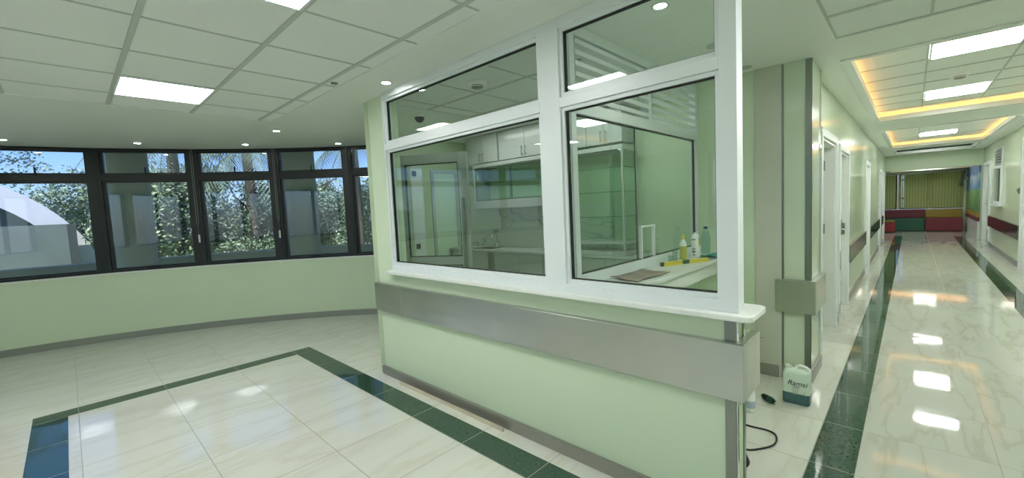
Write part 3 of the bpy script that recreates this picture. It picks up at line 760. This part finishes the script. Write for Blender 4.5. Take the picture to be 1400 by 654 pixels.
for k in range(6): b.box(-.02, .018, -D - .0025, -D - .0015, .122 - k * .009, .1245 - k * .009)
b.build('small_print', M['ink_g'], t)
text('1', .022, (.048, -D - .0022, .088), (PI / 2, 0, 0), M['ink'], t)

t = tag(empty('plug_connector', (3.425, .745, .022), math.radians(-130)), 'dark green industrial plug lying on the tiles left of the jerrycan', 'plug')
b = B(); b.tube([(-.055, 0, 0), (-.045, 0, 0), (-.03, 0, 0), (.012, 0, 0)], [.011, .017, .019, .022], 14); b.build('body', M['rubber'], t, smooth=True)
b = B(); b.tube([(.012, 0, 0), (.016, 0, 0), (.045, 0, 0)], [.0225, .025, .0215], 14); b.build('collar', M['dgreen'], t, smooth=True)
for k in range(3):
    a = k * 2 * PI / 3 + .5; B().tube([(.045, .010 * math.cos(a), .010 * math.sin(a)), (.068, .010 * math.cos(a), .010 * math.sin(a))], .004, 8).build('pin', M['rubber'], t)
t = tag(empty('power_cable', (0, 0, 0)), 'black cable looping over the tiles from the near wall end', 'cable')
pts = [(2.62, .80, .006), (2.70, .76, .006), (2.66, .69, .006), (2.72, .63, .006), (2.80, .585, .006), (2.88, .58, .006), (2.95, .605, .006), (2.97, .66, .006), (2.96, .74, .006), (2.97, .83, .006), (3.0, .95, .006), (3.05, 1.1, .006)]
def smoothpts(p, k=6):
    out = []; p = [Vector(q) for q in p]
    for i in range(len(p) - 1):
        a, b_, c, d = p[max(i - 1, 0)], p[i], p[i + 1], p[min(i + 2, len(p) - 1)]
        for j in range(k):
            t_ = j / k; out.append(.5 * ((2 * b_) + (c - a) * t_ + (2 * a - 5 * b_ + 4 * c - d) * t_ ** 2 + (3 * b_ - a - 3 * c + d) * t_ ** 3))
    out.append(p[-1]); return out
B().tube(smoothpts(pts), .0055, 8).build('cord', M['rubber'], t, smooth=True)
t = tag(empty('drill_machine', (2.52, .70, 0), .5), 'black tool body half hidden behind the near end of the booth wall', 'tool')
B().tube([(-.10, 0, .05), (-.09, 0, .05), (.03, 0, .05), (.06, 0, .048), (.075, 0, .046)], [.03, .04, .042, .032, .015], 14).build('motor_body', M['rubber'], t, smooth=True)
B().tube([(-.06, 0, .03), (-.09, .04, .02), (-.10, .08, .02)], .018, 10).build('handle', M['rubber'], t, smooth=True)
t = tag(empty('paper_bag', (3.20, .805, 0), .15), 'white rolled sack with blue print standing behind the wall end', 'bag')
B().lathe((0, 0, 0), [(.035, 0), (.042, .01), (.040, .09), (.036, .15), (.032, .17), (.020, .165)], 16, 1, .8).build('body', M['wplast'], t, smooth=True)
B().lathe((0, 0, .03), [(.0425, 0), (.0420, .05), (.0415, .05), (.0420, 0)], 16, 1, .82).build('blue_print', mat('pale_blue_print', (.45, .55, .70), .6), t)
t = B().box(0, 1.28, -.012, .012, 0, .004).box(0, 1.28, .008, .012, .004, .03).build('edge_strip', M['wood'], None, loc=(1.915, 1.98, 0), rz=PI / 2)
tag(t, 'long pale angle strip lying on the floor against the booth skirting', 'strip')

# ------------------------------------------------------------------ corridor walls and doors
YL, YR, T = .62, -1.42, .14
def wall_run(name, y0, y1, segs, x0, x1, m):
    """segs: door openings (xa, xb, top)"""
    b = B(); x = x0
    for xa, xb, top in segs:
        b.box(x, xa, y0, y1, 0, H); b.box(xa, xb, y0, y1, top, H); x = xb
    b.box(x, x1, y0, y1, 0, H)
    return tag(b.build(name, m), kind='structure')
LD = [(4.86, 5.86, 2.03), (6.22, 7.10, 1.99), (9.98, 10.98, 1.99), (14.4, 15.2, 1.98), (16.35, 17.2, 1.98)]
wall_run('wall_corridor_left', YL, YL + T, LD, 4.42, 17.5, M['wall_gloss'])
RD = [(10.7, 11.62, 2.25), (15.95, 17.2, 2.05)]
wall_run('wall_corridor_right', YR - T, YR, RD, -5.2, 17.5, M['wall_gloss'])
struct('wall_rooms', M['wall'], [(5.2, 17.5, 1.9, 2.0, 0, H), (5.9, 6.0, .78, 1.9, 0, H), (5.2, 17.5, .76, 1.9, H, H + .04), (4.6, 4.7, .76, 1.40, 0, H), (4.7, 5.2, 1.35, 1.4, 0, H)])
struct('floor_rooms', M['floor_l'], [(5.2, 17.5, .80, 2.0, -.05, 0)])
def door(n, xa, xb, top, y, s, leaf, plates=()):
    """s=+1: wall on the +y side of the corridor face"""
    t = tag(empty(f'door_{n}', (xa, y, 0)), kind='structure'); w = xb - xa; a = .075; p = .022
    f = B()
    def bx(x0, x1, y0, y1, z0, z1): f.box(x0, x1, s * y0, s * y1, z0, z1)
    bx(-a, 0, -p, 0, 0, top + a); bx(w, w + a, -p, 0, 0, top + a); bx(0, w, -p, 0, top, top + a)
    f.build('architrave', M['alu'], t, .004)
    f = B(); bx(0, .025, -.001, T, 0, top); bx(w - .025, w, -.001, T, 0, top); bx(.025, w - .025, -.001, T, top - .025, top)
    f.build('door_lining', M['white'], t, .002)
    if leaf == 'open':
        lf = B().box(w - .07, w - .028, s * (T + .005), s * (T + .005 + w - .06), .01, top - .03).build('door_leaf', M['white'], t)
        for z in (.25, 1.05, 1.75):
            B().box(w - .034, w - .025, s * (T - .055), s * (T - .01), z, z + .11).tube([(w - .036, s * (T + .002), z), (w - .036, s * (T + .002), z + .11)], .007, 8).build('hinge', M['steel_dark'], lf)
    elif leaf:
        f = B(); f.box(.028, w - .028, s * .05, s * .09, .01, top - .028)
        lf = f.build('door_leaf', M['white'], t)
        B().box(.09, w - .09, s * .045, s * .05, .08, .28).build('kick_plate', M['steel'], lf)
        B().box(w - .14, w - .09, s * .042, s * .05, .95, 1.15).build('lock_plate', M['steel_dark'], lf)
        B().tube([(w - .115, s * .042, 1.02), (w - .115, s * .0, 1.02), (w - .22, s * .0, 1.02)], .009, 8).build('handle', M['chrome'], lf, smooth=True)
    for (z0, z1) in plates:
        B().box(w - .026 - .004, w - .026, s * .02, s * .06, z0, z1).build('strike_plate', M['steel_dark'], t)
    return t
door(3, *LD[0], YL, 1, 'open')
t = door(4, *LD[1], YL, 1, True, ((.95, 1.1),))
B().box(-.06, -.02, -.026, -.022, .60, .82).build('wall_plate', M['steel_dark'], t)
B().box(-.06, -.02, -.026, -.022, .08, .20).build('wall_plate', M['steel_dark'], t)
for i in range(2, 5): door(3 + i, *LD[i], YL, 1, True)
door(8, *RD[0], YR, -1, True)
t = door(9, *RD[1], YR, -1, True)
B().box(.20, .28, -.055, -.042, .9, 1.75).build('pull_bar', M['steel_dark'], t)

def seg_boxes(x0, x1, openings):
    out = []; x = x0
    for xa, xb, _ in openings:
        if xa - .08 > x: out.append((x, xa - .08))
        x = xb + .08
    if x1 > x: out.append((x, x1))
    return out
labs = ['long stainless rail on the left corridor wall between the second and third doors', 'darker steel rail on the left corridor wall past the third door',
        'short steel rail on the left corridor wall near the far end']
k = 0
for (a, c) in seg_boxes(7.18, 17.45, LD[2:]):
    if c - a < .4: continue
    o = B().box(a, c, YL - .035, YL, .55, .79).build('bumper_rail', M['rail'], None, .003)
    tag(o, labs[min(k, 2)], 'bumper rail', 'steel rails along the corridor walls'); k += 1
o = B().box(11.72, 15.85, YR, YR + .035, .50, .76).build('bumper_rail', M['rail'], None, .003)
tag(o, 'dark steel rail on the right corridor wall below the narrow window', 'bumper rail', 'steel rails along the corridor walls')
b = B()
for (a, c) in seg_boxes(4.50, 17.45, LD): b.box(a, c, YL - .012, YL, 0, .10)
tag(b.build('baseboard_left', M['skirt']), kind='structure')
b = B()
for (a, c) in seg_boxes(2.0, 17.45, RD): b.box(a, c, YR, YR + .012, 0, .10)
tag(b.build('baseboard_right', M['skirt']), kind='structure')
# little coat hook on the left wall
t = tag(B().tube([(0, 0, 0), (0, -.04, 0), (0, -.05, .02)], .008, 8).build('wall_hook', M['chrome'], None, smooth=True, loc=(13.4, YL, 1.12)), 'small chrome hook on the left corridor wall', 'hook')
# right wall louvre, slit window, card reader
t = tag(empty('vent_grille', (14.45, YR, 2.13)), 'white louvred vent above the slit window in the right corridor wall', 'vent')
f = B()
for a in ((-.55, -.50, -.21, .21), (.50, .55, -.21, .21), (-.5, .5, -.21, -.18), (-.5, .5, .18, .21)): f.box(a[0], a[1], .001, .03, a[2], a[3])
f.build('frame', M['alu'], t)
B().box(-.5, .5, .001, .004, -.18, .18).build('backing', M['ink'], t)
f = B()
for k in range(6): f.xbox(Matrix.Translation((0, .018, -.15 + k * .06)) @ Matrix.Rotation(.6, 4, 'X'), -.5, .5, -.018, .018, -.003, .003)
f.build('slat', M['alu'], t)
t = tag(empty('window_12', (14.45, YR, 1.07)), kind='structure')
f = B()
for a in ((-.55, -.47, 0, .86), (.47, .55, 0, .86), (-.47, .47, 0, .07), (-.47, .47, .80, .86)): f.box(a[0], a[1], .001, .04, a[2], a[3])
f.box(-.57, .57, .001, .07, -.03, -.002)
f.build('window_frame', M['alu'], t, .003)
B().box(-.47, .47, .001, .008, .07, .80).build('window_pane', mat('dark_slit_glass', (.05, .09, .05), .08), t)
t = tag(empty('card_reader', (11.9, YR, 1.38)), 'small grey card reader beside the right-hand door frame', 'card reader')
B().box(-.04, .04, .001, .03, -.05, .05).build('body', M['steel_dark'], t, .004)
B().box(-.03, .03, .03, .033, -.01, .035).build('keypad', M['screen'], t)

# ------------------------------------------------------------------ far end of the corridor
struct('wall_header', M['wall'], [(17.45, 17.75, YR - T, .9, 2.08, H), (17.3, 17.75, -1.44, -1.40, 0, 2.08), (17.5, 17.75, .62, .76, 0, H)])
struct('ceiling_lounge', M['gyp'], [(17.7, 21.6, -1.6, -1.35, 2.13, 2.2), (17.7, 21.6, .55, 3.2, 2.13, 2.2), (17.7, 18.4, -1.35, .55, 2.13, 2.2), (20.4, 21.6, -1.35, .55, 2.13, 2.2), (18.3, 20.5, -1.45, .65, 2.28, 2.32)])
tag(B().box(18.3, 18.36, -1.4, .62, 2.205, 2.22).build('led_strip', M['warm']), 'warm cove light on the near side of the lounge ceiling recess', 'light strip')
tag(B().box(20.44, 20.5, -1.4, .62, 2.205, 2.22).build('led_strip', M['warm']), 'warm cove light on the far side of the lounge ceiling recess, above the blinds', 'light strip')
struct('wall_far', M['wall'], [(21.35, 21.5, -1.6, 3.2, 0, .76), (21.35, 21.5, -1.6, 3.2, 2.08, 3.0), (21.35, 21.5, -1.6, -1.27, .76, 2.08), (17.75, 21.35, 3.05, 3.2, 0, 3.0), (17.5, 17.75, .76, 3.2, 0, 3.0)])
m = mat('mural', (.3, .5, .8), .5); nt = m.node_tree; bb = nt.nodes['Principled BSDF']
tc = nt.nodes.new('ShaderNodeTexCoord'); sp = nt.nodes.new('ShaderNodeSeparateXYZ'); nt.links.new(tc.outputs['Object'], sp.inputs[0])
nz = nt.nodes.new('ShaderNodeTexNoise'); nz.inputs['Scale'].default_value = 1.2; nt.links.new(tc.outputs['Object'], nz.inputs['Vector'])
ad = nt.nodes.new('ShaderNodeMath'); ad.operation = 'MULTIPLY_ADD'; ad.inputs[1].default_value = .35; nt.links.new(nz.outputs['Fac'], ad.inputs[0]); nt.links.new(sp.outputs[2], ad.inputs[2])
cr = nt.nodes.new('ShaderNodeValToRGB'); cr.color_ramp.interpolation = 'EASE'; el = cr.color_ramp.elements
mr = nt.nodes.new('ShaderNodeMapRange'); mr.inputs['From Min'].default_value = .8; mr.inputs['From Max'].default_value = 2.4
nt.links.new(ad.outputs[0], mr.inputs['Value']); nt.links.new(mr.outputs['Result'], cr.inputs[0])
el[0].position = 0; el[0].color = (.10, .24, .10, 1); el[1].position = 1; el[1].color = (.12, .26, .60, 1)
for p_, c_ in ((.42, (.22, .42, .14)), (.47, (.30, .50, .20)), (.50, (.16, .36, .70)), (.72, (.55, .72, .88)), (.78, (.14, .32, .68))):
    x = el.new(p_); x.color = (*c_, 1)
nt.links.new(cr.outputs[0], bb.inputs['Base Color'])
struct('wall_lounge', m, [(17.75, 21.35, YR - T, YR + .06, .78, 2.13)])
b = B(); b.mi = 0; b.box(17.75, 21.35, YR - T, YR + .06, 0, .50); b.mi = 1; b.box(17.75, 21.35, YR - T, YR + .07, .50, .62); b.mi = 2; b.box(17.75, 21.35, YR - T, YR + .07, .62, .779)
tag(b.build('wall_lounge_dado', [M['white'], M['maroon'], M['gold']]), kind='structure')
# windows with vertical blinds
for i, (y0, y1) in enumerate(((-1.26, -.50), (-.44, .34), (.40, 1.2))):
    t = tag(empty(f'window_{13 + i}', (21.38, y0, .78)), kind='structure'); w = y1 - y0
    f = B()
    for a in ((0, .05, 0, 1.3), (w - .05, w, 0, 1.3), (.05, w - .05, 0, .05), (.05, w - .05, 1.25, 1.3), (.05, w - .05, .38, .43), (.05, w - .05, 1.06, 1.10)): f.box(-.02, .03, *a)
    f.build('window_frame', M['black'], t)
    B().box(.0, .006, .05, w - .05, .05, 1.25).build('window_pane', M['wglass'], t)
    n = 11; w = w + .064; wl = w / n
    bl = tag(empty('vertical_blind', (21.335, y0 - .032, .80)), ['olive vertical blind on the right-hand far window', 'olive vertical blind on the middle far window', 'olive vertical blind on the left-hand far window'][i], 'blind', 'olive vertical blinds across the far windows')
    for k in range(n):
        mt = Matrix.Translation((0, (k + .5) * wl, 0)) @ Matrix.Rotation(1.25 if (i, k) in ((1, 9), (2, 0)) else .22, 4, 'Z'); sb = B()
        sb.xbox(mt, -.001, .001, -wl * .54, wl * .46, .0, 1.25); sb.mi = 1; sb.xbox(mt, -.001, .001, wl * .46, wl * .54, .0, 1.25)
        sb.build('slat', [M['blind'], M['slat_shade']], bl)  # dark edge paints the shade line between overlapping slats
    B().box(-.02, .02, 0, w, 1.251, 1.28).build('head_rail', M['wplast'], bl)
# benches
def bench(x0, y0, y1, back, seat, lab):
    t = tag(empty('bench', (0, 0, 0)), lab, 'bench', 'built-in lounge benches under the far windows')
    B().box(x0, 21.2, y0, y1, .02, .46).build('seat', seat, t, .02)
    B().box(21.2, 21.34, y0, y1, .46, .765).build('backrest', back, t, .02)
bench(20.75, -.345, 1.4, M['maroon'], M['dgreen'], 'lounge bench with green seat block and maroon back')
bench(20.75, -1.26, -.355, M['gold'], M['dred'], 'lounge bench with dark red seat block and yellow back')
t = tag(empty('ottoman', (20.2, .62, 0)), 'red cube ottoman with a yellow top before the green bench', 'ottoman')
B().box(-.2, .2, -.2, .2, .03, .36).build('body', M['red'], t, .03)
B().box(-.2, .2, -.2, .2, .361, .43).build('cushion', M['gold'], t, .03)
t = tag(empty('wall_television', (20.6, -1.20, 1.78)), 'thin black television tilted out from the painted mural wall', 'television')
B().xbox(Matrix.Rotation(math.radians(7), 4, 'X'), -.42, .42, -.02, .02, -.26, .26).build('screen', M['screen'], t, .005)
B().box(-.06, .06, -.15, -.02, -.05, .05).build('bracket', M['steel_dark'], t)

# ------------------------------------------------------------------ outside
tag(B().box(-45, 60, 8.4, 70, -.75, -.70).box(-45, 60, -3.2, 8.4, -.75, -.70).build('ground', M['grass']), kind='structure')
b = B()
for i in range(40):
    a0 = 43 + 82 * i / 40; a1 = 43 + 82 * (i + 1) / 40
    b.prism([pol(a0, R0 + .22), pol(a0, 8.6), pol(a1, 8.6), pol(a1, R0 + .22)], -.7, .1)
    b.prism([pol(a0, 8.3), pol(a0, 8.6), pol(a1, 8.6), pol(a1, 8.3)], .1, .93)
tag(b.build('terrace_wall', M['concrete']), kind='structure')
for k, (x, y, lab) in enumerate(((.74, 8.85, 'round grey pillar outside the second window from the left'), (2.87, 7.75, 'round grey pillar outside the fourth window from the left'))):
    tag(B().lathe((0, 0, 0), [(.25, 0), (.25, 3.3), (.001, 3.3)], 32).build('outdoor_pillar', M['concrete'], None, smooth=True, loc=(x, y, .1)), lab, 'pillar', 'round grey pillars on the terrace')
# white vaulted canopy and block wall
t = tag(empty('vault_canopy', (0, 0, 0)), 'white arched canopy seen through the leftmost window', 'canopy')
b = B(); n = 40; cx, cz = -2.53, -.24
ro, ri = 3.2, 2.78
for i in range(n):
    a0, a1 = PI * i / n, PI * (i + 1) / n
    P = lambda r, a, y: (cx + r * math.cos(a), y, cz + r * math.sin(a))
    b.quad(P(ro, a0, 14), P(ri, a0, 14), P(ri, a1, 14), P(ro, a1, 14)); b.quad(P(ro, a0, 16.5), P(ro, a1, 16.5), P(ri, a1, 16.5), P(ri, a0, 16.5))
    b.quad(P(ro, a0, 14), P(ro, a1, 14), P(ro, a1, 16.5), P(ro, a0, 16.5)); b.quad(P(ri, a0, 14), P(ri, a0, 16.5), P(ri, a1, 16.5), P(ri, a1, 14))
bmesh.ops.remove_doubles(b.bm, verts=b.bm.verts, dist=.001)
b.build('shell', M['canopy'], t)
b = B(); pts = [(cx + 2.78 * math.cos(PI * i / 30), cz + 2.78 * math.sin(PI * i / 30)) for i in range(31)]
vs = [b.bm.verts.new((x, 15.0, z)) for x, z in pts]; v2 = [b.bm.verts.new((x, 15.1, z)) for x, z in pts]
b._f(vs); b._f(v2[::-1]); [b._f([vs[i], vs[(i + 1) % 31], v2[(i + 1) % 31], v2[i]]) for i in range(31)]
b.build('end_wall', M['concrete'], t)
t = tag(empty('yard_wall', (0, 0, 0)), 'grey block wall standing in front of the white arch', 'wall')
B().box(-5.8, .02, 13.5, 13.8, -.7, 1.62).build('wall_panel', M['yard'], t)
B().box(.021, .16, 13.45, 13.85, -.7, 1.62).build('end_post', M['yard_d'], t)

def tree(x, y, z0, top, rx, ry, n, m, lab, size=.09, trunk=True, zlow=None):
    t = tag(empty('tree', (x, y, z0)), lab, 'tree', 'leafy trees behind the terrace')
    h = top - z0
    bm = B(); rnd = random.Random(hash(lab) % 1000 if False else int(x * 131 + y * 17))
    clumps = [(rnd.uniform(-1, 1) * rx * .75, rnd.uniform(-1, 1) * ry * .75, rnd.uniform(.12, .9) * h, rnd.uniform(.35, .7)) for _ in range(34)]
    for i in range(n):
        c = rnd.choice(clumps)
        d = Vector((rnd.gauss(0, 1), rnd.gauss(0, 1), rnd.gauss(0, 1))).normalized() * (rnd.random() ** .4) * c[3]
        z = c[2] + d.z * .8
        taper = 1 - .55 * (max(z, 0) / h) ** 2
        p = Vector((c[0] * taper + d.x, c[1] * taper + d.y, min(z, h)))
        s = size * rnd.uniform(.6, 1.3)
        u = Vector((rnd.gauss(0, 1), rnd.gauss(0, 1), rnd.gauss(0, 1) * .6)).normalized(); v = u.cross(Vector((rnd.gauss(0, 1), rnd.gauss(0, 1), rnd.gauss(0, 1)))).normalized() * s * .32
        u *= s
        bm.quad(p - u * .5, p + v, p + u * .5, p - v)
    bm.build('foliage', m, t)
    tb = B(); tb.tube([(0, 0, 0), (.05, 0, h * .3), (-.03, .04, h * .6), (0, 0, h * .85)], [.14, .11, .08, .03], 10)
    for k in range(5):
        a = k * 1.3; z = h * (.35 + .1 * k); tb.tube([(0, 0, z), (math.cos(a) * rx * .4, math.sin(a) * ry * .4, z + .35), (math.cos(a) * rx * .7, math.sin(a) * ry * .7, z + .6)], [.05, .03, .012], 6)
    tb.build('trunk', M['bark'], t, smooth=True)
Z = -.7
TR = [(-1.6, 17.5, 5.2, 1.7, 1.3, 4200, 'leaf2', 'tall loose tree against the sky behind the white arch'),
      (.35, 16.6, 3.2, 1.3, 1.2, 4200, 'leaf', 'bushy tree right of the white arch in the leftmost window'),
      (1.25, 12.4, 3.0, .7, .7, 3200, 'leaf3', 'sunlit slender shrub tree at the first window mullion'),
      (2.35, 13.6, 3.0, 1.2, 1.1, 4600, 'leaf3', 'bright yellow-green tree filling the second window'),
      (3.55, 12.6, 2.75, 1.3, 1.0, 4800, 'leaf', 'mid green tree in the left half of the third window'),
      (5.1, 13.2, 2.85, 1.3, 1.1, 4600, 'leaf', 'mid green tree in the right half of the third window'),
      (6.4, 12.2, 2.7, 1.3, 1.1, 4200, 'leaf', 'green tree behind the pillar in the fourth window'),
      (8.0, 12.4, 2.75, 1.4, 1.2, 4200, 'leaf2', 'darker tree in the window closest to the booth'),
      (3.2, 18.0, 3.6, 2.4, 1.4, 4800, 'leaf2', 'dark tree rising far behind the second window'),
      (7.0, 17.5, 3.7, 2.6, 1.4, 4800, 'leaf2', 'dark tree rising far behind the third window'),
      (11.0, 16.0, 3.6, 2.6, 1.4, 4200, 'leaf', 'broad tree far behind the window nearest the booth'),
      (-4.6, 19.0, 4.2, 2.4, 1.3, 3600, 'leaf', 'broad tree beyond the left edge of the white arch')]
for (x, y, top, rx, ry, n, m_, lab) in TR: tree(x, y, Z, top, rx, ry, int(n * 2.4), M[m_], lab)
def palm(x, y, h, lab, rz=0, nf=16):
    t = tag(empty('palm_tree', (x, y, Z), rz), lab, 'palm tree', 'palms hanging fronds over the terrace')
    B().tube([(0, 0, 0), (.05, 0, h * .5), (0, 0, h)], [.17, .13, .11], 12).build('trunk', M['bark'], t, smooth=True)
    for k in range(nf):
        a = 2 * PI * k / nf + .2 * (k % 3); L = 1.7 + .2 * (k % 4); e0 = .9 - .55 * (k % 3)
        b = B(); pts = []
        for i in range(15):
            s = i / 14; r = L * s * (1 - .18 * s); z = h + e0 * s * .9 - 1.75 * s * s
            pts.append(Vector((r * math.cos(a), r * math.sin(a), z)))
        b.tube(pts, [.014 * (1 - .8 * i / 14) + .002 for i in range(15)], 5)
        side = Vector((-math.sin(a), math.cos(a), 0))
        for i in range(2, 15):
            for q in range(2):
                for sgn in (-1, 1):
                    p = pts[i] if q == 0 else (pts[i] + pts[i - 1]) / 2
                    d = (pts[i] - pts[i - 1]).normalized(); ll = .42 * math.sin(PI * min(.95, .12 + i / 15)) + .06
                    tip = p + side * sgn * ll * .75 + d * ll * .4 + Vector((0, 0, -ll * .55)); wd = d * .014
                    b.quad(p - wd, p + wd, tip, tip - wd * .3)
        b.build('frond', M['leaf2'], t)
palm(3.25, 12.1, 4.0, 'palm with drooping fronds in the upper pane of the third window')
palm(5.5, 11.0, 4.25, 'palm with drooping fronds above the window closest to the booth', .5)
palm(1.9, 13.0, 4.3, 'palm whose frond tips show at the left of the third window', .8)

# ------------------------------------------------------------------ light, sky, camera
w = bpy.data.worlds.new('world'); sc.world = w; w.use_nodes = True
nt = w.node_tree; bg = nt.nodes['Background']
sk = nt.nodes.new('ShaderNodeTexSky'); sk.sky_type = 'NISHITA'; sk.sun_disc = False
sk.sun_elevation = math.radians(48); sk.sun_rotation = math.radians(200); sk.air_density = 1.3; sk.dust_density = .6; sk.ozone_density = 2.5
vm = nt.nodes.new('ShaderNodeVectorMath'); vm.operation = 'MULTIPLY'; vm.inputs[1].default_value = (.46, .62, 1.1)
nt.links.new(sk.outputs[0], vm.inputs[0]); nt.links.new(vm.outputs[0], bg.inputs['Color']); bg.inputs['Strength'].default_value = .13
su = bpy.data.lights.new('sun', 'SUN'); su.energy = 4.5; su.angle = math.radians(.6); su.color = (1, .95, .86)
so = bpy.data.objects.new('sun', su); COL.objects.link(so)
dirv = Vector((.70, .40, -1)).normalized()          # travelling direction: from behind the building
so.rotation_euler = dirv.to_track_quat('-Z', 'Y').to_euler(); so.location = (0, -5, 12)

f = 576.876
V1 = Vector((547, -68, f)).normalized(); V2 = Vector((-610, -13, f)).normalized(); V3 = V1.cross(V2)
if V3.y > 0: V3 = -V3
# rows: world axes in camera coords (x right, y down, z forward)
right = Vector((V1.x, V2.x, V3.x)); down = Vector((V1.y, V2.y, V3.y)); fwd = Vector((V1.z, V2.z, V3.z))
cam = bpy.data.cameras.new('camera'); co = bpy.data.objects.new('camera', cam); COL.objects.link(co)
mw = Matrix.Identity(4)
for i in range(3):
    mw[i][0] = right[i]; mw[i][1] = -down[i]; mw[i][2] = -fwd[i]
mw[2][3] = 1.5
co.matrix_world = mw
cam.sensor_width = 36; cam.lens = f / 1400 * 36; cam.clip_start = .02; cam.clip_end = 300
sc.camera = co
sc.view_settings.view_transform = 'Standard'; sc.view_settings.look = 'None'
sc.view_settings.gamma = 1; sc.view_settings.use_curve_mapping = False; sc.view_settings.exposure = 0.66
cy = sc.cycles
cy.use_denoising = True; cy.max_bounces = 10; cy.diffuse_bounces = 6; cy.glossy_bounces = 5; cy.transparent_max_bounces = 24
cy.sample_clamp_indirect = 6; cy.caustics_reflective = False; cy.caustics_refractive = False
